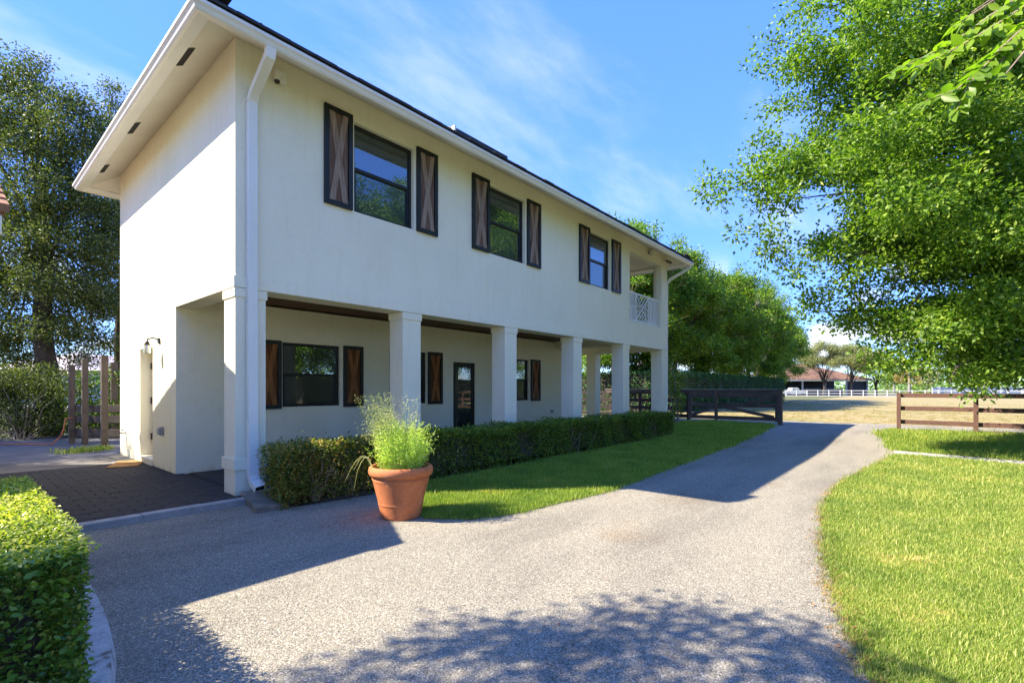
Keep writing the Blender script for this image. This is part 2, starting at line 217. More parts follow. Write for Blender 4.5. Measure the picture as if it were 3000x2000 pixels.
# ------------------------------------------------------------------ builders
def link(o, parent=None):
    COL.objects.link(o)
    if parent is not None: o.parent = parent
    return o
def tag(o, label=None, cat=None, group=None, kind=None):
    if label: o['label'] = label
    if cat: o['category'] = cat
    if group: o['group'] = group
    if kind: o['kind'] = kind
    return o
def empty(name, loc, rz=0.0, **k):
    o = bpy.data.objects.new(name, None); o.location = loc; o.rotation_euler = (0, 0, rz); o.empty_display_size = 0.2
    COL.objects.link(o); return tag(o, **k)
class MB:
    def __init__(s): s.v = []; s.f = []; s.m = []
    def add(s, vs, fs, m=0):
        o = len(s.v); s.v += [tuple(p) for p in vs]; s.f += [tuple(i + o for i in f) for f in fs]; s.m += [m] * len(fs); return s
    def box(s, x0, x1, y0, y1, z0, z1, m=0):
        return s.add([(x0, y0, z0), (x1, y0, z0), (x1, y1, z0), (x0, y1, z0), (x0, y0, z1), (x1, y0, z1), (x1, y1, z1), (x0, y1, z1)],
                     [(0, 3, 2, 1), (4, 5, 6, 7), (0, 1, 5, 4), (1, 2, 6, 5), (2, 3, 7, 6), (3, 0, 4, 7)], m)
    def bar(s, a, b, w, t, up=(0, 0, 1), m=0):
        a = Vector(a); b = Vector(b); d = (b - a).normalized(); u = Vector(up); side = d.cross(u).normalized(); u = side.cross(d)
        vs = []
        for p in (a, b):
            for i, j in ((-1, -1), (1, -1), (1, 1), (-1, 1)): vs.append(p + side * (w / 2 * i) + u * (t / 2 * j))
        return s.add(vs, [(0, 1, 2, 3), (7, 6, 5, 4), (0, 4, 5, 1), (1, 5, 6, 2), (2, 6, 7, 3), (3, 7, 4, 0)], m)
    def tube(s, pts, rad, n=7, m=0, caps=True, rect=None):
        pts = [Vector(p) for p in pts]; k = len(pts)
        if not hasattr(rad, '__len__'): rad = [rad] * k
        ref = None; rings = []
        for i, p in enumerate(pts):
            d = (pts[min(i + 1, k - 1)] - pts[max(i - 1, 0)]).normalized()
            if ref is None: ref = Vector((1, 0, 0)) if abs(d.x) < 0.8 else Vector((0, 1, 0))
            sd = (ref - d * ref.dot(d)).normalized(); up = d.cross(sd); ref = sd
            if rect: ring = [p + sd * (rect[0] / 2 * a) + up * (rect[1] / 2 * b) for a, b in ((-1, -1), (1, -1), (1, 1), (-1, 1))]
            else: ring = [p + (sd * math.cos(2 * math.pi * j / n) + up * math.sin(2 * math.pi * j / n)) * rad[i] for j in range(n)]
            rings.append(ring)
        if rect: n = 4
        vs = [v for r in rings for v in r]; fs = []
        for i in range(k - 1):
            for j in range(n): fs.append((i * n + j, i * n + (j + 1) % n, (i + 1) * n + (j + 1) % n, (i + 1) * n + j))
        if caps: fs += [tuple(range(n))[::-1], tuple((k - 1) * n + j for j in range(n))]
        return s.add(vs, fs, m)
    def lathe(s, prof, n=40, c=(0, 0, 0), m=0):
        k = len(prof); vs = [(c[0] + r * math.cos(2 * math.pi * j / n), c[1] + r * math.sin(2 * math.pi * j / n), c[2] + z) for r, z in prof for j in range(n)]
        fs = [(i * n + j, i * n + (j + 1) % n, (i + 1) * n + (j + 1) % n, (i + 1) * n + j) for i in range(k - 1) for j in range(n)]
        return s.add(vs, fs, m)
    def poly(s, pts, z, m=0): return s.add([(x, y, z) for x, y in pts], [tuple(range(len(pts)))], m)
    def build(s, name, mats, parent=None, smooth=False, bevel=0.0, **k):
        me = bpy.data.meshes.new(name); me.from_pydata(s.v, [], s.f)
        for m in (mats if isinstance(mats, (list, tuple)) else [mats]): me.materials.append(m)
        if any(s.m): me.polygons.foreach_set('material_index', s.m)
        if smooth: me.polygons.foreach_set('use_smooth', [True] * len(s.f))
        me.update(); o = link(bpy.data.objects.new(name, me), parent)
        if bevel:
            b = o.modifiers.new('edge', 'BEVEL'); b.width = bevel; b.segments = 2; b.limit_method = 'ANGLE'
        return tag(o, **k)
def np_mesh(name, V, F, mat):
    """V (n,3), F (m,3) int triangles"""
    me = bpy.data.meshes.new(name); V = np.ascontiguousarray(V, np.float32); F = np.ascontiguousarray(F, np.int32)
    me.vertices.add(len(V)); me.vertices.foreach_set('co', V.ravel())
    me.loops.add(F.size); me.loops.foreach_set('vertex_index', F.ravel())
    me.polygons.add(len(F)); me.polygons.foreach_set('loop_start', np.arange(len(F), dtype=np.int32) * 3)
    me.update(calc_edges=True); me.materials.append(mat); return me
def unit(a): return a / np.maximum(np.linalg.norm(a, axis=-1, keepdims=True), 1e-9)
def leaves_mesh(name, P, L, W, mat, up=0.5, D=None, fold=0.18, rng=RNG):
    """one folded diamond leaf (two triangles) per point"""
    n = len(P); L = np.broadcast_to(np.asarray(L, float), (n,)).reshape(n, 1); W = np.broadcast_to(np.asarray(W, float), (n,)).reshape(n, 1)
    d = unit(rng.normal(size=(n, 3)) * (1, 1, 0.6)) if D is None else unit(D)
    nr = rng.normal(size=(n, 3)) * 0.6; nr[:, 2] += up * 2
    nr = unit(nr - d * np.sum(nr * d, 1, keepdims=True)); s = np.cross(d, nr)
    mid = P + d * L * 0.48
    V = np.stack([P, mid + s * W / 2 + nr * fold * W, P + d * L - nr * 0.08 * L, mid - s * W / 2 + nr * fold * W], 1).reshape(-1, 3)
    b = np.arange(n)[:, None] * 4
    F = np.concatenate([b + (0, 1, 2), b + (0, 2, 3)], 1).reshape(-1, 3)
    return np_mesh(name, V, F, mat)
def rosettes(centers, k, spread, rng=RNG, squash=0.7):
    n = len(centers); off = rng.normal(size=(n, k, 3)) * (spread, spread, spread * squash)
    P = (centers[:, None, :] + off).reshape(-1, 3)
    D = (off + rng.normal(size=(n, k, 3)) * spread * 0.6).reshape(-1, 3)
    return P, D
def in_ellipsoid(n, rng=RNG, shell=0.45):
    d = unit(rng.normal(size=(n, 3))); r = (shell + (1 - shell) * rng.random((n, 1))) ** 0.6
    return d * r
def curve_pts(a, b, sag, k=6, jit=0.0):
    a = np.array(a, float); b = np.array(b, float); L = np.linalg.norm(b - a); out = []
    for i in range(k + 1):
        t = i / k; p = a * (1 - t) + b * t; p[2] += sag * L * 4 * t * (1 - t) * 0.5
        if 0 < i < k: p += RNG.normal(size=3) * jit * L
        out.append(tuple(p))
    return out
def inside(poly, P):
    x, y = P[:, 0], P[:, 1]; r = np.zeros(len(P), bool); n = len(poly)
    for i in range(n):
        (x1, y1), (x2, y2) = poly[i], poly[(i + 1) % n]
        if y1 == y2: continue
        c = ((y1 > y) != (y2 > y)) & (x < (x2 - x1) * (y - y1) / (y2 - y1) + x1); r ^= c
    return r
CX, CY = cam.location.x, cam.location.y
YA = math.radians(40.557); SS, CC = math.sin(YA), math.cos(YA)
def view(px, py, f):
    """world point at depth f metres that the photograph (2352 px wide) shows at px, py"""
    r = (px - 1176) / 1115.3 * f; return np.array([CX + SS * r + CC * f, CY - CC * r + SS * f, 1.45 + (892.8 - py) / 1115.3 * f])
def rf(P):
    d = P[:, :2] - (CX, CY); return SS * d[:, 0] - CC * d[:, 1], CC * d[:, 0] + SS * d[:, 1]
def copy_tree(o, parent=None):
    c = o.copy(); COL.objects.link(c); c.parent = parent
    for ch in list(o.children): copy_tree(ch, c)
    return c
def scatter(name, P, rot, scl, src_me, mat, **k):
    """a stuff object: one mesh instanced on points"""
    src = bpy.data.objects.new(name + '_tuft', src_me)
    me = bpy.data.meshes.new(name); me.vertices.add(len(P)); me.vertices.foreach_set('co', np.ascontiguousarray(P, np.float32).ravel())
    a = me.attributes.new('rot', 'FLOAT_VECTOR', 'POINT'); a.data.foreach_set('vector', np.ascontiguousarray(rot, np.float32).ravel())
    a = me.attributes.new('scl', 'FLOAT', 'POINT'); a.data.foreach_set('value', np.ascontiguousarray(scl, np.float32))
    o = link(bpy.data.objects.new(name, me)); ng = bpy.data.node_groups.new(name, 'GeometryNodeTree')
    ng.interface.new_socket('Geometry', in_out='INPUT', socket_type='NodeSocketGeometry'); ng.interface.new_socket('Geometry', in_out='OUTPUT', socket_type='NodeSocketGeometry')
    N = ng.nodes.new; L = ng.links.new
    gi = N('NodeGroupInput'); go = N('NodeGroupOutput'); oi = N('GeometryNodeObjectInfo'); oi.inputs['Object'].default_value = src
    ip = N('GeometryNodeInstanceOnPoints'); ar = N('GeometryNodeInputNamedAttribute'); ar.data_type = 'FLOAT_VECTOR'; ar.inputs['Name'].default_value = 'rot'
    er = N('FunctionNodeEulerToRotation'); sc = N('GeometryNodeInputNamedAttribute'); sc.data_type = 'FLOAT'; sc.inputs['Name'].default_value = 'scl'
    L(gi.outputs[0], ip.inputs['Points']); L(oi.outputs['Geometry'], ip.inputs['Instance']); L(ar.outputs[0], er.inputs[0]); L(er.outputs[0], ip.inputs['Rotation'])
    L(sc.outputs[0], ip.inputs['Scale']); L(ip.outputs[0], go.inputs[0])
    md = o.modifiers.new('scatter', 'NODES'); md.node_group = ng
    return tag(o, kind='stuff', **k)

# ------------------------------------------------------------------ ground
RISE = 0.16
def rise(x):
    t = np.clip((np.asarray(x, float) - 10.5) / 7.0, 0, 1); return RISE * t * t * (3 - 2 * t)
def up(p):
    """plan point read on the flat ground plane, slid along its sight line on to the rising ground"""
    x, y = p[0], p[1]
    for _ in range(12):
        k = (1.51 - float(rise(x))) / 1.51; x = CX + (p[0] - CX) * k; y = CY + (p[1] - CY) * k
    return (x, y)
def sheet(name, pts, z, mat, **k):
    import bmesh
    bm = bmesh.new(); bm.faces.new([bm.verts.new((x, y, z)) for x, y in pts])
    for x in np.arange(10.5, 17.6, 0.5): bmesh.ops.bisect_plane(bm, geom=bm.verts[:] + bm.edges[:] + bm.faces[:], plane_co=(x, 0, 0), plane_no=(1, 0, 0))
    for v in bm.verts: v.co.z += float(rise(v.co.x))
    me = bpy.data.meshes.new(name); bm.to_mesh(me); bm.free(); me.materials.append(mat)
    o = link(bpy.data.objects.new(name, me)); return tag(o, kind='structure', **k)
sheet('ground', [(-600, -600), (900, -600), (900, 700), (-600, 700)], -0.085, M['ground'])
sheet('paddock', [(20.9, -60), (130, -60), (130, 3.6), (45, 3.6), (21.2, 3.8), (19.6, 0)], -0.076, M['paddock'])
sheet('driveway', [(-14, -14), (8, -14), (21.2, -13), (21.0, -2), (19.8, 0.2), (18.6, 6), (16, 6), (14.6, -0.2), (-14, -0.3)], -0.064, M['gravel'])
sheet('yard', [(-14, 4.9), (0.0, 4.9), (0.0, 6.9), (3, 10), (1, 13.2), (-14, 15)], -0.012, M['yard'])
LAWN_A = [(1.08, -2.69), (1.4, -3.12), (1.9, -3.34), (2.88, -3.46), (3.81, -3.58), (5.54, -3.48), (8.09, -3.32), (12.12, -3.1), (16, -2.75), (19.6, -2.35), (20.1, 0.2), (17.5, 2.6), (15.2, 2.6), (14.7, -0.15), (12.6, -1.0), (2.4, -1.05), (1.6, -1.6)]
LAWN_A = [up(p) for p in LAWN_A]
LAWN_B = [(0.2, -7.3), (0.56, -6.96), (1.11, -6.8), (1.83, -6.62), (3.02, -6.42), (4.49, -6.21), (5.91, -6.13), (7.32, -6.2), (8.59, -6.35), (10.16, -6.53), (11.35, -6.64), (11.27, -7.63), (11.02, -8.56), (10.5, -12.6), (-1, -12.6)]
LAWN_C = [(12.35, -6.52), (12.98, -6.43), (15.5, -6.16), (17.97, -5.79), (19.7, -6.15), (19.8, -8.3), (20.2, -9.5), (20.5, -12.6), (11.55, -12.6), (11.85, -8.7), (12.1, -7.65)]
LAWN_C = [up(p) for p in LAWN_C]
PATH = [(11.35, -6.64), (12.35, -6.52), (12.1, -7.65), (11.85, -8.7), (11.55, -12.6), (10.5, -12.6), (11.02, -8.56), (11.27, -7.63)]
PATH = [up(p) for p in PATH]; LAWN_B = [up(p) for p in LAWN_B]
for nm, pl in (('lawn', LAWN_A), ('lawn', LAWN_B), ('lawn', LAWN_C)): sheet(nm, pl, -0.056, M['soil'])
sheet('planting_bed', [(0.3, -0.3), (14.0, -0.3), (14.0, -0.95), (12.5, -1.08), (2.4, -1.12), (1.5, -1.1), (0.5, -1.0), (0.3, -0.9)], -0.052, M['bed'])
pm = MB(); k = len(PATH); pm.add([(x, y, -0.03 + float(rise(x))) for x, y in PATH] + [(x, y, -0.08 + float(rise(x))) for x, y in PATH], [tuple(range(k))] + [(i, i + k, (i + 1) % k + k, (i + 1) % k) for i in range(k)])
pm.build('path', M['concrete'], kind='structure')

# paved apron, laid in courses
paving = MB().box(-6, 0.12, -0.2, 4.88, -0.10, -0.014).build('paving', M['joint'], kind='structure')
MB().box(0.12, 14.36, 0.0, 2.6, -0.10, -0.014).build('porch_floor', M['joint'], kind='structure')
PW, PD = 0.262, 0.166
cells = []
for j in range(30):
    y0 = -0.195 + j * (PD + 0.004)
    for i in range(-1, 24):
        x1 = 0.115 - i * (PW + 0.004) + (PW / 2 if j % 2 else 0); x0 = x1 - PW
        x1 = min(x1, 0.115)
        if x1 - x0 > 0.05 and x0 > -5.9: cells.append((x0, x1, y0, y0 + PD))
cells.sort(key=lambda c: (c[0] < -2.55, (c[0] - CX) ** 2 + (c[2] - CY) ** 2))
variants = []
for v in range(5):
    b = MB(); w, d = PW, PD; e = 0.006
    vs = [(-w / 2, -d / 2, -0.03), (w / 2, -d / 2, -0.03), (w / 2, d / 2, -0.03), (-w / 2, d / 2, -0.03), (-w / 2, -d / 2, -e), (w / 2, -d / 2, -e), (w / 2, d / 2, -e), (-w / 2, d / 2, -e),
          (-w / 2 + e, -d / 2 + e, random.uniform(-.002, .002)), (w / 2 - e, -d / 2 + e, random.uniform(-.002, .002)), (w / 2 - e, d / 2 - e, random.uniform(-.002, .002)), (-w / 2 + e, d / 2 - e, random.uniform(-.002, .002))]
    vs = [(x + random.uniform(-.002, .002), y + random.uniform(-.002, .002), z) for x, y, z in vs]
    fs = [(8, 9, 10, 11)] + [(i, (i + 1) % 4, (i + 1) % 4 + 4, i + 4) for i in range(4)] + [(i + 4, (i + 1) % 4 + 4, (i + 1) % 4 + 8, i + 8) for i in range(4)]
    me = bpy.data.meshes.new('paver'); me.from_pydata(vs, [], fs); me.materials.append(M['paver']); variants.append((me, vs, fs))
for x0, x1, y0, y1 in cells[:300]:
    o = link(bpy.data.objects.new('paver', random.choice(variants)[0]), paving)
    o.location = ((x0 + x1) / 2, (y0 + y1) / 2, random.uniform(-.004, .001)); o.scale.x = (x1 - x0) / PW; o.rotation_euler = (random.gauss(0, .006), random.gauss(0, .006), random.gauss(0, .008))
mb = MB()
rest = cells[300:] + [(0.2 + i * 0.266, 0.2 + i * 0.266 + PW, 0.01 + j * 0.17, 0.01 + j * 0.17 + PD) for i in range(53) for j in range(15)]
for x0, x1, y0, y1 in rest:
    me, vs, fs = random.choice(variants); s = (x1 - x0) / PW
    mb.add([(x * s + (x0 + x1) / 2, y + (y0 + y1) / 2, z) for x, y, z in vs], fs)
mb.build('paver', M['paver'], paving, kind='stuff')
kerb = MB().box(-6, 0.14, -0.34, -0.205, -0.1, -0.02).build('kerb', M['concrete'], kind='structure')
x = 0.14
while x > -5.8:
    w = 0.62; MB().box(x - w + 0.006, x, -0.345, -0.202, -0.02, 0.012 + random.uniform(-.003, .003)).build('kerb_stone', M['concrete'], kerb, bevel=0.006); x -= w
# white stained kerb along the hedge
kq = [(-1.86, -2.3), (-1.87, -2.75), (-1.89, -3.2), (-1.93, -3.65), (-2.02, -4.1), (-2.2, -4.6), (-2.5, -5.0)]
kq = np.array(kq); kt = np.linspace(0, len(kq) - 1, 40); kp = np.stack([np.interp(kt, range(len(kq)), kq[:, c]) for c in range(2)], 1); kp[1:-1] = (kp[:-2] + kp[1:-1] + kp[2:]) / 3
ck = MB(); out = []
for (x, y) in kp: out.append([(x, y, -0.07), (x - 0.02, y, 0.05), (x - 0.2, y, 0.055), (x - 0.24, y, -0.07)])
ck.add([p for r in out for p in r], [(i * 4 + j, (i + 1) * 4 + j, (i + 1) * 4 + j + 1, i * 4 + j + 1) for i in range(len(out) - 1) for j in range(3)])
ck.build('hedge_kerb', M['mossy'], smooth=True, kind='structure')

# ------------------------------------------------------------------ the house
HL, HD, ZB, ZT, ZS = 14.4, 6.645, 2.836, 2.99, 6.227
house = empty('house', (0, 0, 0), label='two storey cream stucco house with dark tiled hip roof and ground floor colonnade', cat='house')
def holes_wall(name, axis, u0, u1, z0, z1, w0, w1, holes, mat, parent=house, **k):
    """wall in the plane axis ('y': u is x; 'x': u is y), from w0 to w1 thick, with rectangular holes (ua,ub,za,zb)"""
    us = sorted({u0, u1, *[h for q in holes for h in q[:2]]}); zs = sorted({z0, z1, *[h for q in holes for h in q[2:]]})
    us = [u for u in us if u0 <= u <= u1]; zs = [z for z in zs if z0 <= z <= z1]
    b = MB()
    def P(u, w, z): return (u, w, z) if axis == 'y' else (w, u, z)
    def hole(i, j):
        if i < 0 or j < 0 or i >= len(us) - 1 or j >= len(zs) - 1: return True
        um = (us[i] + us[i + 1]) / 2; zm = (zs[j] + zs[j + 1]) / 2
        return any(h[0] < um < h[1] and h[2] < zm < h[3] for h in holes)
    for i in range(len(us) - 1):
        for j in range(len(zs) - 1):
            if hole(i, j): continue
            a, c, d, e = us[i], us[i + 1], zs[j], zs[j + 1]
            b.add([P(a, w0, d), P(c, w0, d), P(c, w0, e), P(a, w0, e)], [(0, 1, 2, 3)]); b.add([P(a, w1, d), P(c, w1, d), P(c, w1, e), P(a, w1, e)], [(3, 2, 1, 0)])
            for di, dj, q in ((-1, 0, [(a, d), (a, e)]), (1, 0, [(c, d), (c, e)]), (0, -1, [(a, d), (c, d)]), (0, 1, [(a, e), (c, e)])):
                if hole(i + di, j + dj): b.add([P(q[0][0], w0, q[0][1]), P(q[1][0], w0, q[1][1]), P(q[1][0], w1, q[1][1]), P(q[0][0], w1, q[0][1])], [(0, 1, 2, 3)])
    return b.build(name, mat, parent, **k)
UPW = [(1.80, 3.02), (5.06, 6.25), (9.12, 10.27)]
UZ = (4.36, 5.83); BAL = (11.50, 13.92, 3.60, 5.80)
holes_wall('wall', 'y', 0, HL, ZB, ZS, 0, 0.22, [(a, b, *UZ) for a, b in UPW] + [BAL], M['stucco'])
holes_wall('wall', 'x', 0.223, HD, ZB, ZS, 0, 0.22, [], M['stucco'])
holes_wall('wall', 'x', 2.6, HD, -0.08, ZB - 0.001, 0, 0.22, [(4.01, 4.93, 0.11, 2.25)], M['stucco'])
GW = [(1.80, 3.05), (4.85, 5.46), (8.45, 9.66)]; GZ = (1.09, 2.38); DOOR = (6.38, 7.22, 0.0, 2.18)
holes_wall('wall', 'y', 0.2203, 11.5, -0.08, 3.05, 2.6, 2.82, [(a, b, *GZ) for a, b in GW] + [DOOR], M['stucco'])
holes_wall('wall', 'x', 2.823, HD - 0.003, -0.08, 3.05, 11.28, 11.5, [], M['stucco'])
MB().box(0.22, HL, HD - 0.2, HD - 0.001, ZB, 5.9).build('wall', M['stucco'], house)
MB().box(0.22, 11.27, HD - 0.2, HD - 0.002, -0.08, ZB - 0.002).build('wall', M['stucco'], house)
holes_wall('wall', 'x', 0.223, HD - 0.203, ZB, ZS, HL - 0.22, HL, [(0.42, 3.2, 3.60, 5.80)], M['stucco'])
holes_wall('wall', 'x', 0.223, HD - 0.203, ZB + 0.35, 5.88, 11.2, 11.4, [(0.8, 2.6, 3.2, 5.3)], M['stucco'])
# storey bands and lintels
MB().box(-0.022, HL - 0.03, -0.02, 0.41, ZB - 0.001, ZT).box(-0.022, 0.3, 0.4101, 2.62, ZB - 0.001, ZT).build('beam', M['stucco'], house, bevel=0.004)
MB().box(11.12, 11.44, 0.41, 2.598, ZB - 0.02, 3.12).build('beam', M['stucco'], house)
MB().box(HL - 0.36, HL - 0.02, 0.411, HD - 0.21, ZB - 0.02, 3.12).build('beam', M['stucco'], house)
MB().box(0.23, 11.119, 0.411, 2.598, 3.10, 3.14).build('porch_ceiling', M['ceilwood'], house)
x = 0.23
while x < 11.0:
    MB().box(x, x + 0.176, 0.415, 2.595, 3.082 + random.uniform(-.002, .002), 3.0995).build('ceiling_plank', M['ceilwood'], house); x += 0.182
MB().box(11.0, HL - 0.1, 0.412, HD - 0.22, 3.101, 3.3).build('porch_ceiling', M['soffit'], house)
MB().box(11.4, HL - 0.23, 0.225, HD - 0.22, 5.86, 5.9).build('balcony_ceiling', M['soffit'], house)
MB().box(0.23, 11.1, 3, HD - 0.22, 3.16, 3.3).build('floor_slab', M['stucco'], house)
# columns
for xa in (0.0, 2.78, 5.55, 8.31, 11.08, 13.95):
    ya, w = 0.004, 0.405
    MB().box(xa + .002, xa + w, ya, ya + w, -0.08, ZB - 0.002).build('column', M['stucco'], house, bevel=0.008)
    col = COL.objects[-1]
    MB().box(xa - 0.014, xa + w + 0.016, ya - 0.016, ya + w + 0.016, ZB - 0.13, ZB - 0.004).build('column_cap', M['stucco'], col, bevel=0.006)
    MB().box(xa - 0.024, xa + w + 0.026, ya - 0.026, ya + w + 0.026, 0.34, 0.50).build('column_band', M['stucco'], col, bevel=0.006)
for ya in (2.72, 6.22):
    MB().box(13.96, 14.36, ya, ya + 0.4, -0.08, ZB - 0.022).build('column', M['stucco'], house, bevel=0.008)
# eaves: profiles swept round the plan
def ring(prof, mats, name, closed=False, x0=0.0, x1=HL, y0=0.0, y1=HD, parent=house, smooth=False):
    b = MB(); n = len(prof)
    for o, z in prof: b.v += [(x0 - o, y0 - o, z), (x1 + o, y0 - o, z), (x1 + o, y1 + o, z), (x0 - o, y1 + o, z)]
    for i in range(n if closed else n - 1):
        j = (i + 1) % n
        for c in range(4): b.f.append((i * 4 + c, i * 4 + (c + 1) % 4, j * 4 + (c + 1) % 4, j * 4 + c)); b.m.append(0)
    return b.build(name, mats, parent, smooth=smooth)
ring([(0.46, 5.985), (0.0, 6.227)], M['soffit'], 'soffit')
ring([(0.615, 5.93), (0.615, 5.905), (0.47, 5.955), (0.47, 5.992), (0.46, 5.992)], M['gutter'], 'eave_trim')
ring([(0.62, 5.99), (0.62, 5.885), (0.655, 5.885), (0.675, 5.905), (0.69, 5.94), (0.715, 5.965), (0.715, 6.005), (0.70, 6.005), (0.70, 5.985)], M['gutter'], 'gutter', closed=True)
ring([(0.615, 5.93), (0.615, 6.03)], M['gutter'], 'fascia')
SL = 0.5; EO = 0.665; EZ = 6.03
rh = HD / 2 + EO
rb = MB(); zr = EZ + rh * SL
rb.add([(-EO, -EO, EZ), (HL + EO, -EO, EZ), (HL + EO, HD + EO, EZ), (-EO, HD + EO, EZ), (HD / 2, HD / 2, zr), (HL - HD / 2, HD / 2, zr)], [(0, 1, 5, 4), (1, 2, 5), (2, 3, 4, 5), (3, 0, 4)])
roof = rb.build('roof', M['tile'], house)
def tile_box(b, cx, o, side, w=0.325, d=0.40, t=0.032, lift=0.0, jit=True):
    """one flat tile whose lower edge lies o metres outside the wall line"""
    j = random.uniform(-.008, .008) if jit else 0
    z0 = EZ + 0.035 + (EO - o) * SL + lift + (random.uniform(-.006, .008) if jit else 0); z1 = z0 + d * SL - 0.028
    q = [(-w / 2, -o + j, z0), (w / 2, -o + j, z0), (w / 2, -o + d, z1), (-w / 2, -o + d, z1)]
    vs = [(x, y, z) for x, y, z in q] + [(x, y, z + t + (0.008 if y < -o + 0.1 else 0)) for x, y, z in q]
    if side == 'f': vs = [(cx + x, y, z) for x, y, z in vs]
    elif side == 'l': vs = [(y, cx - x, z) for x, y, z in vs]
    elif side == 'b': vs = [(cx - x, HD - y, z) for x, y, z in vs]
    else: vs = [(HL - y, cx + x, z) for x, y, z in vs]
    b.add(vs, [(0, 3, 2, 1), (4, 5, 6, 7), (0, 1, 5, 4), (1, 2, 6, 5), (2, 3, 7, 6), (3, 0, 4, 7)])
n = 0
for i in range(47):                                             # eave course along the front and the near end, tile by tile
    b = MB(); tile_box(b, -0.40 + i * 0.331, 0.735, 'f'); b.build('roof_tile', M['tile'], roof)
for i in range(24):
    b = MB(); tile_box(b, -0.56 + i * 0.331, 0.66, 'l'); b.build('roof_tile', M['tile'], roof)
b = MB()
for side, ln in (('f', HL), ('b', HL), ('l', HD), ('r', HD)):
    for c in range(13):
        o = 0.735 - c * 0.33
        if c == 0: o = 0.66
        if c == 0 and side in 'fl': continue
        i = 0; x = -o + 0.17 + (0.165 if c % 2 else 0)
        while x < ln + o - 0.16: tile_box(b, x, o, side); x += 0.331
b.build('roof_tile', M['tile'], roof, kind='stuff')
b = MB()
for i in range(52): b.box(-0.70 + i * 0.304, -0.70 + i * 0.304 + 0.30, -0.69, -0.60, 6.006, 6.07)
b.build('eave_closure', M['tile'], roof, kind='stuff')
MB().tube([(HD / 2, HD / 2, zr + 0.05), (HL - HD / 2, HD / 2, zr + 0.05)], 0.12, 8).build('ridge_cap', M['tile'], roof)
pn = MB(); pn.add([(3.52, -0.62, 6.135), (4.93, -0.62, 6.135), (4.93, 0.3, 6.60), (3.52, 0.3, 6.60), (3.52, -0.62, 6.205), (4.93, -0.62, 6.205), (4.93, 0.3, 6.67), (3.52, 0.3, 6.67)], [(0, 3, 2, 1), (4, 5, 6, 7), (0, 1, 5, 4), (1, 2, 6, 5), (2, 3, 7, 6), (3, 0, 4, 7)])
pn = pn.build('roof_panel', M['metal'], roof, bevel=0.01)
MB().box(3.47, 3.517, -0.60, -0.52, 6.16, 6.26).build('end_cap', M['white'], roof, bevel=0.01)
# soffit vents
for ya, yb in ((0.33, 0.86), (3.12, 3.66), (5.52, 6.06)):
    v = MB()
    def sz(x): return 6.227 + 0.526 * x
    v.add([(-0.475, ya, sz(-.475) - .012), (-0.375, ya, sz(-.375) - .012), (-0.375, yb, sz(-.375) - .012), (-0.475, yb, sz(-.475) - .012)], [(0, 1, 2, 3)])
    v.add([(-0.475, ya, sz(-.475)), (-0.475, ya, sz(-.475) - .012), (-0.475, yb, sz(-.475) - .012), (-0.475, yb, sz(-.475))], [(0, 1, 2, 3)])
    v.add([(-0.375, ya, sz(-.375)), (-0.375, ya, sz(-.375) - .012), (-0.375, yb, sz(-.375) - .012), (-0.375, yb, sz(-.375))], [(0, 1, 2, 3)])
    v.build('soffit_vent', M['void'], house)
# windows
def window(x0, x1, z0, z1, y, parent=house, fw=0.055, d=0.07):
    f = MB().box(x0, x0 + fw, y, y + d, z0, z1).box(x1 - fw, x1, y, y + d, z0, z1).box(x0 + fw, x1 - fw, y, y + d, z1 - fw, z1).box(x0 + fw, x1 - fw, y - 0.008, y + d, z0, z0 + fw)
    w = f.build('window', M['black'], parent, bevel=0.004); zm = z0 + (z1 - z0) * 0.505
    s = 0.035; xa, xb = x0 + fw, x1 - fw
    MB().box(xa, xb, y + 0.008, y + d - 0.01, zm - 0.028, zm + 0.028).build('meeting_rail', M['black'], w, bevel=0.004)
    lo = MB().box(xa, xa + s, y + 0.018, y + d - 0.012, z0 + fw, zm - .028).box(xb - s, xb, y + 0.018, y + d - 0.012, z0 + fw, zm - .028)
    lo.build('lower_sash', M['black'], w)
    MB().box(xa, xb, y + 0.028, y + 0.036, zm + 0.028, z1 - fw).build('pane', M['glass'], w)
    MB().box(xa + s, xb - s, y + 0.046, y + 0.054, z0 + fw, zm - 0.028).build('pane', M['glass_low'], w)
    MB().box(xa, xb, y + d + 0.01, y + d + 0.02, z0 + fw, z1 - fw).build('backing', M['black'], w)
    return w
def shutter(x0, x1, z0, z1, y, wood, brace, parent=house, fw=0.075, t=0.05):
    """y is the wall face the shutter is screwed on"""
    f = MB().box(x0, x0 + fw, y - t, y, z0, z1).box(x1 - fw, x1, y - t, y, z0, z1).box(x0 + fw, x1 - fw, y - t, y, z1 - fw, z1).box(x0 + fw, x1 - fw, y - t, y, z0, z0 + fw)
    s = f.build('shutter', M['black'], parent, bevel=0.003)
    xa, xb, za, zb = x0 + fw + .001, x1 - fw - .001, z0 + fw + .001, z1 - fw - .001; n = 3; w = (xb - xa) / n
    for i in range(n): MB().box(xa + i * w + 0.002, xa + (i + 1) * w - 0.002, y - 0.016 - random.uniform(0, .002), y - 0.002, za, zb).build('plank', wood, s)
    bw = (xb - xa) * 0.30; g = 0.003
    def slant(xl, xr, zl, zh, ya, yb): # board from the bottom xl to the top xr
        return MB().add([(xl, ya, zl), (xl + bw, ya, zl), (xr + bw, ya, zh), (xr, ya, zh), (xl, yb, zl), (xl + bw, yb, zl), (xr + bw, yb, zh), (xr, yb, zh)], [(0, 3, 2, 1), (4, 5, 6, 7), (0, 1, 5, 4), (1, 2, 6, 5), (2, 3, 7, 6), (3, 0, 4, 7)])
    slant(xa, xb - bw, za, zb, y - 0.042, y - 0.0185).build('brace', brace, s)
    slant(xb - bw, xa, za, zb, y - 0.036, y - 0.0185).build('brace', brace, s)
    return s
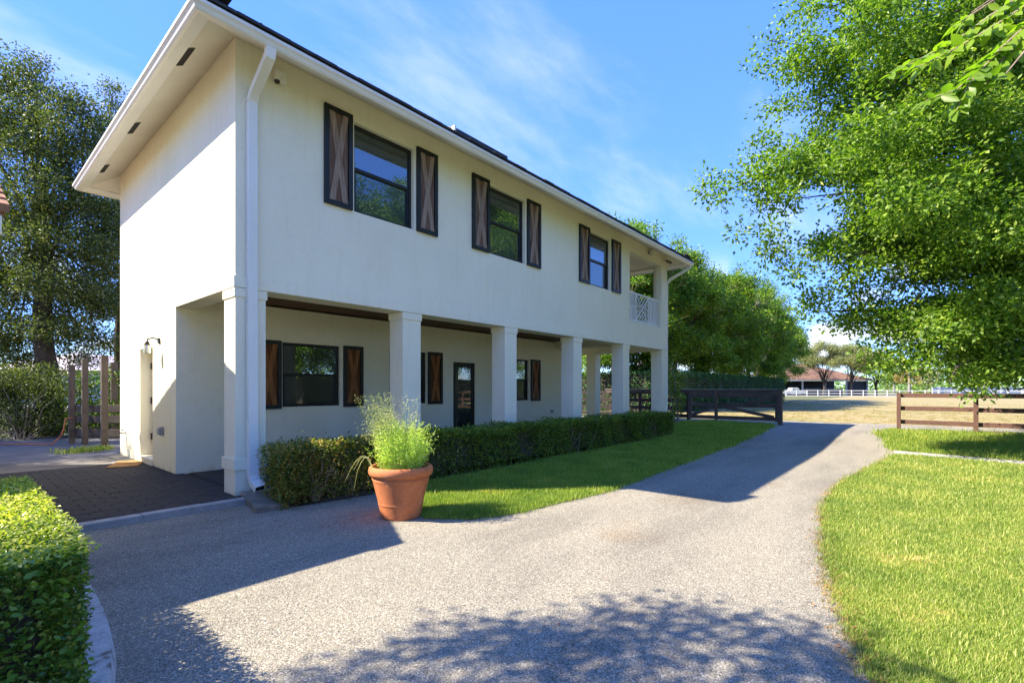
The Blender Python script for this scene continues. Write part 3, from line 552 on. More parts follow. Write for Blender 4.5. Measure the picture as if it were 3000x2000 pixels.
for a, b in UPW: window(a, b, *UZ, 0.075)
for a, b in ((1.27, 1.755), (3.07, 3.56), (4.50, 5.01), (6.31, 6.82), (8.55, 9.07), (10.33, 10.86)): shutter(a, b, 4.35, 5.90, 0, M['weathered'], M['brace'])
for a, b in GW: window(a, b, *GZ, 2.66)
for a, b in ((1.29, 1.77), (3.12, 3.60), (4.33, 4.81), (5.49, 5.97), (7.93, 8.41), (9.74, 10.23)): shutter(a, b, 1.06, 2.40, 2.6, M['stained'], M['stained_brace'])
# glazed porch door
dx0, dx1 = DOOR[0], DOOR[1]
d = MB().box(dx0, dx0 + 0.11, 2.63, 2.70, 0, 2.18).box(dx1 - 0.11, dx1, 2.63, 2.70, 0, 2.18).box(dx0 + 0.11, dx1 - 0.11, 2.63, 2.70, 2.05, 2.18).box(dx0 + 0.11, dx1 - 0.11, 2.63, 2.70, 0, 0.16).build('door', M['black'], house, bevel=0.004)
MB().box(dx0 + 0.11, dx1 - 0.11, 2.655, 2.665, 0.16, 2.05).build('pane', M['glass'], d)
MB().tube([(dx1 - 0.055, 2.60, 0.98), (dx1 - 0.055, 2.585, 1.0), (dx1 - 0.15, 2.585, 1.0)], 0.012, 8).build('handle', M['metal'], d)
MB().box(dx0 + 0.1, dx1 - 0.1, 2.71, 2.72, 0.1, 2.1).build('backing', M['black'], d)
# side door in its recess
sd = MB().box(0.20, 0.245, 4.06, 4.88, 0.13, 2.22).build('door', M['white'], house, bevel=0.003)
for (ya, yb) in ((4.14, 4.43), (4.51, 4.80)):
    for za, zb in ((0.25, 0.85), (0.98, 1.72), (1.82, 2.10)): MB().box(0.188, 0.1995, ya, yb, za, zb).build('door_panel', M['white'], sd, bevel=0.008)
MB().box(0.19, 0.25, 4.01, 4.06, 0.11, 2.25).box(0.19, 0.25, 4.88, 4.93, 0.11, 2.25).box(0.19, 0.25, 4.06, 4.88, 2.22, 2.25).build('door_frame', M['soffit'], sd)
for z in (0.42, 1.15, 1.85): MB().box(0.165, 0.188, 4.865, 4.90, z, z + 0.13).build('hinge', M['metal'], sd)
MB().tube([(0.19, 4.13, 1.02), (0.15, 4.13, 1.02)], [0.02, 0.03], 10).build('knob', M['metal'], sd)
MB().box(-0.025, 0.19, 3.99, 4.95, -0.05, 0.108).build('door_sill', M['stucco'], house, bevel=0.006)
# wall fittings
sc = MB().tube([(-0.001, 3.56, 2.33), (-0.025, 3.56, 2.33)], [0.06, 0.055], 14).build('wall_lamp', M['metal'], house)
MB().tube([(-0.02, 3.56, 2.35), (-0.10, 3.56, 2.38), (-0.18, 3.56, 2.35), (-0.19, 3.56, 2.30)], 0.013, 8).build('arm', M['metal'], sc)
MB().lathe([(0.015, 0.09), (0.035, 0.06), (0.045, 0.02), (0.044, 0.01)], 14, (-0.19, 3.56, 2.23)).build('cap', M['metal'], sc, smooth=True)
MB().lathe([(0.04, 0.0), (0.055, -0.04), (0.06, -0.10), (0.05, -0.15)], 14, (-0.19, 3.56, 2.24)).build('lamp_shade', M['lamp'], sc, smooth=True)
MB().box(-0.05, -0.001, 3.29, 3.41, 0.61, 0.77).build('outlet_box', M['grey'], house, bevel=0.008)
MB().box(-0.085, -0.051, 3.305, 3.395, 0.63, 0.75).build('cover', M['grey'], COL.objects[-1], bevel=0.01)
tp = MB().tube([(0, 6.14, 0.5), (-0.09, 6.14, 0.5), (-0.13, 6.14, 0.44)], 0.014, 8).build('garden_tap', M['metal'], house)
MB().tube([(-0.06, 6.09, 0.56), (-0.06, 6.19, 0.56)], 0.012, 8).build('handle', M['metal'], tp)
MB().box(10.84, 10.97, 2.57, 2.599, 0.63, 0.75).build('outlet_box', M['grey'], house, bevel=0.005)
fl = MB().box(0.50, 0.66, -0.11, -0.001, 5.86, 6.02).build('alarm_box', M['gutter'], house, bevel=0.02)
MB().lathe([(0.0, 0.0), (0.035, 0.01), (0.04, 0.04)], 14, (0.53, -0.07, 5.82)).build('sensor', M['metal'], fl, smooth=True)
fl = MB().tube([(12.86, -0.001, 6.03), (12.86, -0.02, 6.03)], 0.05, 14).build('wall_lamp', M['metal'], house)
MB().lathe([(0.02, 0.14), (0.06, 0.12), (0.07, -0.05), (0.03, -0.1)], 14, (12.86, -0.09, 6.03)).build('lamp_shade', M['soffit'], fl, smooth=True)
fl = MB().box(14.1, 14.2, -0.1, -0.001, 5.98, 6.06).build('floodlight', M['gutter'], house, bevel=0.01)
for dx in (-0.06, 0.06): MB().tube([(14.15 + dx, -0.1, 6.0), (14.15 + dx * 2.4, -0.2, 5.93)], [0.03, 0.055], 12).build('lamp_head', M['oldslab'], fl)
# downspouts
ds = MB().tube([(0.195, -0.64, 5.89), (0.195, -0.62, 5.79), (0.195, -0.14, 5.50), (0.195, -0.056, 5.40), (0.195, -0.056, 2.6)], 0, rect=(0.125, 0.09)).build('downspout', M['white'], house, bevel=0.008)
MB().tube([(0.195, -0.056, 2.6), (0.195, -0.074, 0.36)], 0, rect=(0.127, 0.092)).build('lower_pipe', M['white'], ds, bevel=0.008)
MB().tube([(0.195, -0.07, 0.42), (0.195, -0.08, 0.26), (0.21, -0.12, 0.17), (0.23, -0.24, 0.09)], 0, rect=(0.136, 0.10), caps=False).build('elbow', M['white'], ds, bevel=0.006)
MB().box(0.17, 0.29, -0.215, -0.20, 0.07, 0.14).build('pipe_mouth_shade', M['void'], ds)  # dark plate paints the shade inside the open elbow
for z in (5.42, 2.6): MB().box(0.126, 0.264, -0.106, -0.002, z - 0.02, z + 0.02).build('strap', M['white'], ds)
d2 = MB().tube([(14.95, -0.62, 5.89), (14.93, -0.58, 5.80), (14.56, -0.05, 5.42), (14.47, 0.05, 5.25), (14.47, 0.07, 0.3), (14.52, 0.0, 0.1), (14.72, -0.2, 0.02)], 0.055, 12).build('downspout', M['white'], house, smooth=True)
# balcony railings
def railing(p0, p1, z0, z1, x_panel):
    a = Vector(p0); b = Vector(p1); d = (b - a).normalized(); L = (b - a).length
    def at(t, z): return (a.x + d.x * t, a.y + d.y * t, z)
    up = (-d.y, d.x, 0)
    r = MB().bar(at(0, z1), at(L, z1), 0.05, 0.05).build('railing', M['white'], house, bevel=0.004)
    MB().bar(at(0, z0), at(L, z0), 0.05, 0.045).build('bottom_rail', M['white'], r, bevel=0.004)
    if x_panel:
        t0, t1 = x_panel
        for t in (t0, t1): MB().bar(at(t, z0 + .02), at(t, z1 - .02), 0.045, 0.045, up).build('panel_post', M['white'], r)
        t = 0.06
        while t < L - 0.02:
            if t < t0 - 0.06 or t > t1 + 0.06: MB().bar(at(t, z0 + .02), at(t, z1 - .02), 0.028, 0.028, up).build('baluster', M['white'], r)
            t += 0.105
        w = t1 - t0; h = z1 - z0 - 0.04; zb = z0 + 0.02
        def seg(q0, q1, off, wd=0.024): MB().bar((*at(t0 + q0[0] * w, zb + q0[1] * h)[:2], zb + q0[1] * h), (*at(t0 + q1[0] * w, zb + q1[1] * h)[:2], zb + q1[1] * h), wd, 0.024, up).build('lattice_bar', M['white'], r)
        seg((0.03, 0.0), (0.97, 1.0), 0, 0.036); seg((0.97, 0.0), (0.56, 0.46), 0); seg((0.44, 0.54), (0.03, 1.0), 0)
        for q in (0.22, 0.44):
            seg((0.5 - 0.47 * (1 - q) + 0.0, 0.5 + (1 - q) * 0.5 - q * 0.0 + q * 0.0), (0.5 - 0.47 * (1 - q), 0.5 + (1 - q) * 0.5 + 0.001), 0) if False else None
        for q in (0.2, 0.4, 0.6, 0.8):
            seg((0.5 - 0.47 * q, 0.5 - 0.5 * q), (0.03 + 0.0, 0.5 - 0.5 * q + (0.47 - 0.47 * q) * 1.06), 0) if q < 0.99 else None     # left fan
            seg((0.5 + 0.47 * q, 0.5 + 0.5 * q), (0.97, 0.5 + 0.5 * q - (0.47 - 0.47 * q) * 1.06), 0)                              # right fan
            seg((0.5 - 0.47 * q, 0.5 + 0.5 * q), (min(0.97, 0.5 - 0.47 * q + (0.5 - 0.5 * q) * 0.94), 1.0), 0)                     # top fan
            seg((0.5 + 0.47 * q, 0.5 - 0.5 * q), (max(0.03, 0.5 + 0.47 * q - (0.5 - 0.5 * q) * 0.94), 0.0), 0)                     # bottom fan
    return r
railing((11.5, 0.11), (13.93, 0.11), 3.66, 4.56, (0.62, 1.60))
rr = railing((14.29, 0.42), (14.29, 3.2), 3.66, 4.56, (0.95, 1.85))

# ------------------------------------------------------------------ things by the house
o = MB().add([(-0.10, -0.95, 0.005), (0.33, -0.90, -0.02), (0.42, -0.10, 0.06), (0.05, -0.06, 0.06), (-0.10, -0.95, -0.075), (0.33, -0.90, -0.09), (0.42, -0.10, -0.07), (0.05, -0.06, -0.07)],
             [(0, 1, 2, 3), (7, 6, 5, 4), (0, 4, 5, 1), (1, 5, 6, 2), (2, 6, 7, 3), (3, 7, 4, 0)]).build('splash_block', M['oldslab'], bevel=0.012)
tag(o, 'stained concrete splash slab under the white downspout mouth', 'splash block')
o = MB().box(-0.46, 0.46, -0.23, 0.23, 0, 0.016).build('doormat', M['coir'], bevel=0.005); o.location = (-0.27, 4.6, 0.001); o.rotation_euler = (0, 0, math.radians(68))
tag(o, 'tan coir doormat on the dark pavers before the white side door', 'doormat')
pot = empty('terracotta_pot', (0.97, -2.38, -0.064), label='large terracotta planter pot with rolled rim on the gravel edge', cat='plant pot')
MB().lathe([(0.0, 0.0), (0.22, 0.0), (0.228, 0.003), (0.233, 0.012), (0.2355, 0.03), (0.2585, 0.15), (0.2605, 0.160), (0.264, 0.164), (0.2655, 0.172), (0.2645, 0.180), (0.2665, 0.195), (0.322, 0.42), (0.326, 0.435), (0.333, 0.45), (0.338, 0.47), (0.33, 0.475), (0.335, 0.50)], 56).build('pot_body', M['terracotta'], pot, smooth=True)
MB().lathe([(0.335, 0.492), (0.36, 0.50), (0.374, 0.53), (0.376, 0.56), (0.368, 0.595), (0.345, 0.612), (0.325, 0.60), (0.318, 0.56), (0.31, 0.50)], 56).build('rim', M['terracotta'], pot, smooth=True)
MB().lathe([(0.0, 0.56), (0.317, 0.55)], 24).build('potting_soil', M['potsoil'], pot)
# the plant in the pot
plant = empty('potted_herb', (0.97, -2.38, 0.49), label='bushy light green herb with straw coloured seed stems growing in the terracotta pot', cat='potted plant')
rg = np.random.default_rng(3)
vx = np.array([SS, -CC]); vf = np.array([CC, SS])                     # right and away as seen from the drive
def local(r, f, z): return np.stack([vx[0] * r + vf[0] * f, vx[1] * r + vf[1] * f, z], 1)
st = MB(); LP, LD, SP, SD = [], [], [], []
for i in range(430):
    a = rg.random() * 6.28; r0 = 0.25 * math.sqrt(rg.random()); tall = rg.random() < 0.34
    br, bf = r0 * math.cos(a), r0 * math.sin(a)
    if tall:
        if rg.random() < 0.16: h = rg.uniform(0.62, 0.98); br = abs(br) * 0.7; lean = rg.uniform(0.0, 0.16)
        else: h = rg.uniform(0.50, 0.98); br = -abs(br); lean = -rg.uniform(0.02, 0.30)
    else: h = rg.uniform(0.24, 0.62) * (1.1 - r0); lean = br * 0.45 + rg.normal() * 0.045
    ff = bf * 0.8 + rg.normal() * 0.05
    t = np.linspace(0, 1, 5); path = local(br + lean * t ** 1.6, bf + ff * t ** 1.6, h * t - (0.05 * t ** 3 if tall else 0))
    st.tube([tuple(p) for p in path], [0.0028, 0.0025, 0.002, 0.0016, 0.001], 4, m=1 if tall else 0, caps=False)
    k = 26 if tall else 34
    tt = rg.uniform(0.5 if tall else 0.12, 1.0, k); pp = np.stack([np.interp(tt, t, path[:, c]) for c in range(3)], 1) + rg.normal(size=(k, 3)) * (0.016 if tall else 0.02)
    (SP if tall else LP).append(pp); (SD if tall else LD).append(rg.normal(size=(k, 3)) * (1, 1, 0.6) + (0, 0, 0.5))
st.build('stems', [M['lf_pot'], M['lf_straw']], plant, kind='stuff')
P = np.concatenate(LP); link(bpy.data.objects.new('foliage', leaves_mesh('foliage', P, rg.uniform(.018, .042, len(P)), rg.uniform(.008, .016, len(P)), M['lf_pot'], 0.3, np.concatenate(LD))), plant)['kind'] = 'stuff'
P = np.concatenate(SP); link(bpy.data.objects.new('seed_heads', leaves_mesh('seed_heads', P, rg.uniform(.012, .03, len(P)), rg.uniform(.004, .009, len(P)), M['lf_straw'], 0.2, np.concatenate(SD))), plant)['kind'] = 'stuff'
wd = MB()                                                             # straggling shoots over the rim
for s in ((-0.30, -0.15, -0.62, -0.25), (-0.31, -0.1, -0.58, 0.12), (-0.28, -0.2, -0.50, -0.42)):
    p = local(np.linspace(s[0], s[2], 6), np.full(6, s[1]), np.array([0.05, 0.16, 0.18, 0.12, 0.02, s[3] * 0.5])); wd.tube([tuple(q) for q in p], [.004, .004, .0035, .003, .002, .001], 5)
wd.build('trailing_shoot', M['lf_straw'], plant)

# ------------------------------------------------------------------ hedges
def hedge_points(x0, x1, y0, y1, z0, z1, n, rng, bump=0.06, skin=0.16):
    """points in a skin along the top and sides of a clipped block"""
    out = []; A = [((x1 - x0) * (y1 - y0), 't'), ((x1 - x0) * (z1 - z0), 'f'), ((x1 - x0) * (z1 - z0) * 0.5, 'b'), ((y1 - y0) * (z1 - z0), 'l'), ((y1 - y0) * (z1 - z0), 'r')]
    S = sum(a for a, _ in A)
    for a, s in A:
        k = int(n * a / S); u = rng.random((k, 3)); dpt = skin * np.abs(rng.normal(size=k)) * 0.7
        X = x0 + u[:, 0] * (x1 - x0); Y = y0 + u[:, 1] * (y1 - y0); Z = z0 + u[:, 2] * (z1 - z0)
        if s == 't': Z = z1 - dpt
        if s == 'f': Y = y0 + dpt
        if s == 'b': Y = y1 - dpt
        if s == 'l': X = x0 + dpt
        if s == 'r': X = x1 - dpt
        w = bump * (np.sin(X * 3.1 + Y * 1.7) + np.sin(X * 7.3 + Z * 5.1) * 0.6 + np.sin(Y * 5.7 + Z * 3.3) * 0.6)
        if s == 't': Z = Z + w * 0.7
        elif s in 'fb': Y = Y + w * (1 if s == 'f' else -1)
        else: X = X + w
        out.append(np.stack([X, Y, Z], 1))
    return np.concatenate(out)
def hedge(name, label, box, n, size, mat, seed, base, stems=40, core=True, group=None, cat='hedge', wild=0.0, skin=0.16, bump=0.05, up=0.4):
    x0, x1, y0, y1, z0, z1 = box; rng = np.random.default_rng(seed); root = empty(name, base, label=label, cat=cat, group=group)
    P = hedge_points(x0, x1, y0, y1, z0, z1, n, rng, bump, skin)
    if wild:
        m = rng.random(len(P)) < 0.05; P[m] += np.abs(rng.normal(size=(m.sum(), 3))) * (0, 0, wild) + rng.normal(size=(m.sum(), 3)) * wild * 0.5
    lo = P[:, 2] < z0 + 0.15 * (z1 - z0); P = P[~(lo & (rng.random(len(P)) < 0.45))]
    P -= base
    s = rng.uniform(0.7, 1.3, len(P)) * size
    f = link(bpy.data.objects.new('foliage', leaves_mesh('foliage', P, s, s * 0.58, mat, up, rng=rng)), root); f['kind'] = 'stuff'
    b = MB()
    for i in range(stems):
        x = rng.uniform(x0 + .1, x1 - .1) - base[0]; y = rng.uniform(y0 + .1, y1 - .1) - base[1]
        for q in range(3):
            e = (min(max(x + rng.normal() * 0.25, x0 + .05 - base[0]), x1 - .05 - base[0]), min(max(y + rng.normal() * 0.18, y0 + .05 - base[1]), y1 - .05 - base[1]), z0 + (z1 - z0) * rng.uniform(0.6, 0.97) - base[2])
            b.tube(curve_pts((x, y, z0 - base[2]), e, 0.1, 3, 0.03), [0.012, 0.008, 0.006, 0.003], 4, caps=False)
    if stems: b.build('stems', M['twig'], root, kind='stuff')
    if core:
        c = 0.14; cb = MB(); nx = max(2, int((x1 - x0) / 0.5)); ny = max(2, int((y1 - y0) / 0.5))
        cb.box(x0 + c - base[0], x1 - c - base[0], y0 + c - base[1], y1 - c - base[1], z0 + 0.12 - base[2], z1 - c - base[2]).build('shade_core', M['darkbark'], root)  # solid dark block stands in for the shaded inside of the hedge
    return root
hedge('clipped_hedge', 'long dark green clipped hedge along the porch columns, right of the terracotta pot', (2.25, 12.55, -1.02, -0.28, -0.06, 0.73), 80000, 0.042, M['lf_hedge'], 11, (7.4, -0.65, -0.06), 70, wild=0.025)
hedge('loose_hedge', 'loose shrub hedge with reddish yellow tips between downspout and terracotta pot', (0.16, 2.1, -1.02, -0.52, -0.06, 0.74), 26000, 0.04, M['lf_loose'], 12, (1.1, -0.66, -0.06), 30, core=False, wild=0.05, skin=0.40, bump=0.07)
# glossy hedge in the left corner: its 300 largest leaves one by one
nh = hedge('glossy_hedge', 'sunlit glossy boxed hedge in the near left corner beside the white kerb', (-4.4, -2.155, -4.40, -1.7, -0.05, 0.745), 120000, 0.027, M['lf_near'], 13, (-3.2, -3.0, -0.05), 60, skin=0.11, bump=0.006, wild=0.0, up=0.25)
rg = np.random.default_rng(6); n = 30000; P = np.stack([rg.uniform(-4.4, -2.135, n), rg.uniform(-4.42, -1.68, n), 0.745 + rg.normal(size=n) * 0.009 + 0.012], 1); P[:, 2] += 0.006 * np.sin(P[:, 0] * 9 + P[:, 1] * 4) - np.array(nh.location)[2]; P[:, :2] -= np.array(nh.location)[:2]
s = rg.uniform(.014, .032, n); link(bpy.data.objects.new('new_growth', leaves_mesh('new_growth', P, s, s * 0.55, M['lf_new'], 0.9, rng=rg)), nh)['kind'] = 'stuff'  # young top leaves, also brightened to suggest sun
def ovate(name, mat, L=1.0, W=0.5, curl=0.12):
    b = MB(); prof = [(0, 0.03), (0.18, 0.32), (0.42, 0.5), (0.68, 0.38), (0.88, 0.16)]
    vs = []
    for t, w in prof: vs += [(t * L, w * W, w * 0.28 * W - curl * t * t * L), (t * L, 0, -curl * t * t * L), (t * L, -w * W, w * 0.28 * W - curl * t * t * L)]
    vs.append((L, 0, -curl * L)); n = len(prof); fs = []
    for i in range(n - 1):
        a = i * 3; fs += [(a, a + 1, a + 4, a + 3), (a + 1, a + 2, a + 5, a + 4)]
    a = (n - 1) * 3; fs += [(a, a + 1, n * 3), (a + 1, a + 2, n * 3)]
    b.add(vs, fs); me = bpy.data.meshes.new(name); me.from_pydata(b.v, [], b.f); me.materials.append(mat); me.polygons.foreach_set('use_smooth', [True] * len(me.polygons)); return me
lm = [ovate('leaf', M['lf_near'], 1, w, c) for w, c in ((0.62, .1), (0.55, .16), (0.68, .05))]
rg = np.random.default_rng(5)
for i in range(300):
    if i < 210: p = (rg.uniform(-3.05, -2.17), -4.42 - abs(rg.normal()) * 0.02, rg.uniform(0.12, 0.74))
    else: p = (rg.uniform(-3.0, -2.17), rg.uniform(-4.40, -3.7), 0.755 + rg.random() * 0.01)
    o = link(bpy.data.objects.new('leaf', lm[i % 3]), nh); o.location = Vector(p) - nh.location
    o.rotation_euler = (rg.normal() * 0.6 + (0.8 if i < 210 else 0), rg.normal() * 0.5, rg.random() * 6.28); s = rg.uniform(0.03, 0.05); o.scale = (s, s, s)

# ------------------------------------------------------------------ fences and gate
def post(b0, w, h, parent, mat, z=-0.07, name='post', d=None):
    d = d or w; return MB().box(b0[0] - w / 2, b0[0] + w / 2, b0[1] - d / 2, b0[1] + d / 2, z, h).build(name, mat, parent, bevel=0.006)
def rail(a, b, w, t, parent, mat, name='rail'): return MB().bar(a, b, t, w).build(name, mat, parent, bevel=0.004)
rfence = empty('paddock_fence', (17.2, -9.25, 0.1), label='reddish brown three rail paddock fence on the right lawn', cat='fence')
ys = [-6.45, -8.23, -10.05, -11.85]
R0 = rfence.location
for y in ys: post((0.0, y - R0.y), 0.105, 1.31 - R0.z, rfence, M['brown'], z=-0.02)
for a, b in zip(ys[:-1], ys[1:]):
    for z in (1.245, 0.835, 0.40): rail((0.085, a - R0.y + (0.05 if a == ys[0] else 0), z - R0.z + random.uniform(-.01, .01)), (0.085, b - R0.y + 0.004, z - R0.z + random.uniform(-.015, .01)), 0.135, 0.04, rfence, M['brown'])
rail((0.085, -8.23 - R0.y, 0.06), (0.085, -11.85 - R0.y, 0.06), 0.10, 0.04, rfence, M['brown'], 'bottom_rail')
MB().box(-0.06, 0.11, ys[0] - R0.y - 0.05, ys[0] - R0.y + 0.058, 1.211, 1.225).build('post_cap', M['brown'], rfence)
lfence = empty('paddock_fence', (18.45, 6.5, 0.1), label='brown four rail fence, darkened as if in shade, running behind the house columns up to the gate', cat='fence')
R0 = lfence.location
fy = [0.75, 3.0, 5.3, 7.6, 9.9, 12.2, 14.5]
for y in fy: post((0.0, y - R0.y), 0.11, 1.36 - R0.z, lfence, M['shadebrown'], z=-0.02)
for a, b in zip(fy[:-1], fy[1:]):
    for z in (1.29, 0.94, 0.60, 0.28): rail((-0.085, a - R0.y, z - R0.z), (-0.085, b - R0.y - 0.004, z - R0.z), 0.15, 0.04, lfence, M['shadebrown'])
gate = empty('field_gate', (18.03, -1.1, 0.1), label='open dark brown timber field gate with diagonal braces', cat='gate')
R0 = gate.location
ga, gb = 0.52, -2.80
gd = M['darkbrown']; dxg = 0.0
def G(y, z): return (0.0, y - R0.y, z - R0.z)
for y in (ga, gb): MB().box(-0.035, 0.035, y - R0.y - 0.07, y - R0.y + 0.07, 0.2 - R0.z, 1.25 - R0.z).build('stile', gd, gate, bevel=0.004)
for z in (1.18, 0.80, 0.29): rail(G(ga - 0.071, z), G(gb + 0.071, z), 0.15, 0.045, gate, gd)
mid = -0.6
for q in (((ga - 0.1, 0.37), (mid, 0.73)), ((gb + 0.1, 0.37), (mid - 0.25, 0.73)), ((-1.65, 0.87), (gb + 0.1, 1.11))):
    MB().bar((-0.055, q[0][0] - R0.y, q[0][1] - R0.z), (-0.055, q[1][0] - R0.y, q[1][1] - R0.z), 0.035, 0.13).build('brace', gd, gate)
gf = empty('gate_post', (17.88, -2.93, 0.1), label='thick dark brown post at the open end of the field gate', cat='post'); MB().box(-0.09, 0.09, -0.075, 0.075, -0.02, 1.29).build('shaft', gd, gf, bevel=0.008)
MB().box(-0.1, 0.1, -0.09, 0.09, 1.291, 1.31).build('post_cap', gd, gf)
gp = empty('gate_post', (17.88, -0.6, 0.1), label='slim dark brown post standing before the middle of the field gate', cat='post'); MB().box(-0.055, 0.055, -0.055, 0.055, -0.02, 1.27).build('shaft', gd, gp, bevel=0.006)
tr = empty('top_board_fence', (18.2, 0.15, 0.1), label='grey capped dark board running along the top above the field gate', cat='fence board')
MB().box(-0.02, 0.03, -2.95, 4.5, 1.17, 1.32).build('board', gd, tr, bevel=0.004)
MB().box(-0.06, 0.07, -2.95, 4.5, 1.3205, 1.342).build('cap_board', M['concrete'], tr, bevel=0.003)
# tall posts and boards left of the house
lp = empty('garden_fence', (-0.1, 10.0, -0.012), label='faded brown board fence with tall posts left of the house', cat='fence')
R0 = lp.location
def V(px, f): p = view(px, 0, f); return (p[0] - R0.x, p[1] - R0.y)
for px, f, w, h in ((165, 13.0, 0.125, 2.1), (195, 12.75, 0.125, 2.25), (240, 12.1, 0.135, 2.30)): post(V(px, f), w, h, lp, M['tanbrown'], z=-0.02)
for z in (0.93, 0.66, 0.30): rail((*V(158, 13.1), z), (*V(232, 12.85), z), 0.19 if z > 0.3 else 0.2, 0.035, lp, M['tanbrown']); rail((*V(246, 12.45), z + 0.03), (*V(320, 12.45), z + 0.03), 0.19, 0.035, lp, M['tanbrown'])
post(V(262, 14.5), 0.16, 2.25, lp, M['tanbrown'], z=-0.02)
hs = [view(165, 958, 12.8), view(150, 962, 12.75), view(146, 985, 12.7), view(140, 1000, 12.7), view(120, 1010, 12.6), view(60, 1012, 12.6), view(0, 1013, 12.6)]
for i in range(3, 7): hs[i][2] = max(hs[i][2], 0.02) if i < 4 else 0.02
o = MB().tube([tuple(p) for p in hs], 0.017, 7).build('garden_hose', M['hose'], smooth=True); tag(o, 'orange garden hose trailing from the brown garden fence to the ground', 'hose')
o = MB().tube([tuple(view(*q)) for q in ((1504, 909, 18.15), (1512, 908, 18.0), (1524, 905, 17.9), (1533, 904, 17.85))], 0.012, 6).build('tied_cord', M['tealrope']); tag(o, 'teal cord tied round the far corner column of the house', 'cord')

# ------------------------------------------------------------------ outbuilding at the left edge (its gable shades the drive)
ob = empty('outbuilding', (-6.0, 3.2, -0.012), label='tile roofed outbuilding with white gutter at the left picture edge', cat='outbuilding')
R0 = ob.location
def OB(x, y, z): return (x - R0.x, y - R0.y, z - R0.z)
ex, e0, e1, ez, rz, ry = -2.22, -0.9, 7.0, 3.05, 4.86, 3.26
w = MB(); pts = [(-0.5,), ()]
gv = [(-0.5, 0), (6.9, 0), (6.9, 2.98), (ry, 4.5), (-0.5, 2.85)]
w.add([OB(-2.6, y, z) for y, z in gv] + [OB(-10, y, z) for y, z in gv], [(0, 1, 2, 3, 4), (9, 8, 7, 6, 5)] + [(i, i + 5, (i + 1) % 5 + 5, (i + 1) % 5) for i in range(5)])
w.build('wall', M['stucco'], ob)
rf2 = MB()
for sgn in (0, 1):
    ye, yr = (e0, ry) if not sgn else (e1, ry); ze = ez if not sgn else rz - (e1 - ry) * (rz - ez) / (ry - e0)
    t = 0.07
    rf2.add([OB(ex, ye, ze - t), OB(-10.4, ye, ze - t), OB(-10.4, yr, rz - t), OB(ex, yr, rz - t), OB(ex, ye, ze), OB(-10.4, ye, ze), OB(-10.4, yr, rz), OB(ex, yr, rz)], [(0, 1, 2, 3), (7, 6, 5, 4), (0, 4, 5, 1), (1, 5, 6, 2), (2, 6, 7, 3), (3, 7, 4, 0)])
rfo = rf2.build('roof', M['tan_tile'], ob)
b = MB(); slope = (rz - ez) / (ry - e0)
for i in range(13):                                                  # barge tiles step down the rake, row after row
    y0 = e0 - 0.03 + i * 0.325
    for yy, sg in ((y0, 1), (2 * ry - y0, -1)):
        if sg < 0 and yy > e1 + 0.05: continue
        z = ez + (y0 - e0) * slope
        b2 = MB(); b2.add([OB(ex + 0.03, yy, z - 0.02), OB(ex - 0.26, yy, z - 0.02), OB(ex - 0.26, yy + sg * 0.40, z + 0.40 * slope - 0.04), OB(ex + 0.03, yy + sg * 0.40, z + 0.40 * slope - 0.04),
                     OB(ex + 0.03, yy, z + 0.055), OB(ex - 0.26, yy, z + 0.055), OB(ex - 0.26, yy + sg * 0.40, z + 0.40 * slope + 0.03), OB(ex + 0.03, yy + sg * 0.40, z + 0.40 * slope + 0.03)], [(0, 1, 2, 3), (7, 6, 5, 4), (0, 4, 5, 1), (1, 5, 6, 2), (2, 6, 7, 3), (3, 7, 4, 0)])
        b2.build('roof_tile', M['tan_tile'], rfo)
MB().box(-10.3 - R0.x, ex - 0.02 - R0.x, e0 - R0.y - 0.07, e0 + 0.04 - R0.y, ez - 0.24 - R0.z, ez - 0.075 - R0.z).build('gutter', M['white'], ob, bevel=0.01)
MB().box(ex - 0.33 - R0.x, ex - 0.03 - R0.x, e0 + 0.05 - R0.y, e0 + 0.35 - R0.y, ez - 0.52 - R0.z, ez - 0.25 - R0.z).build('eave_return', M['gutter'], ob, bevel=0.01)

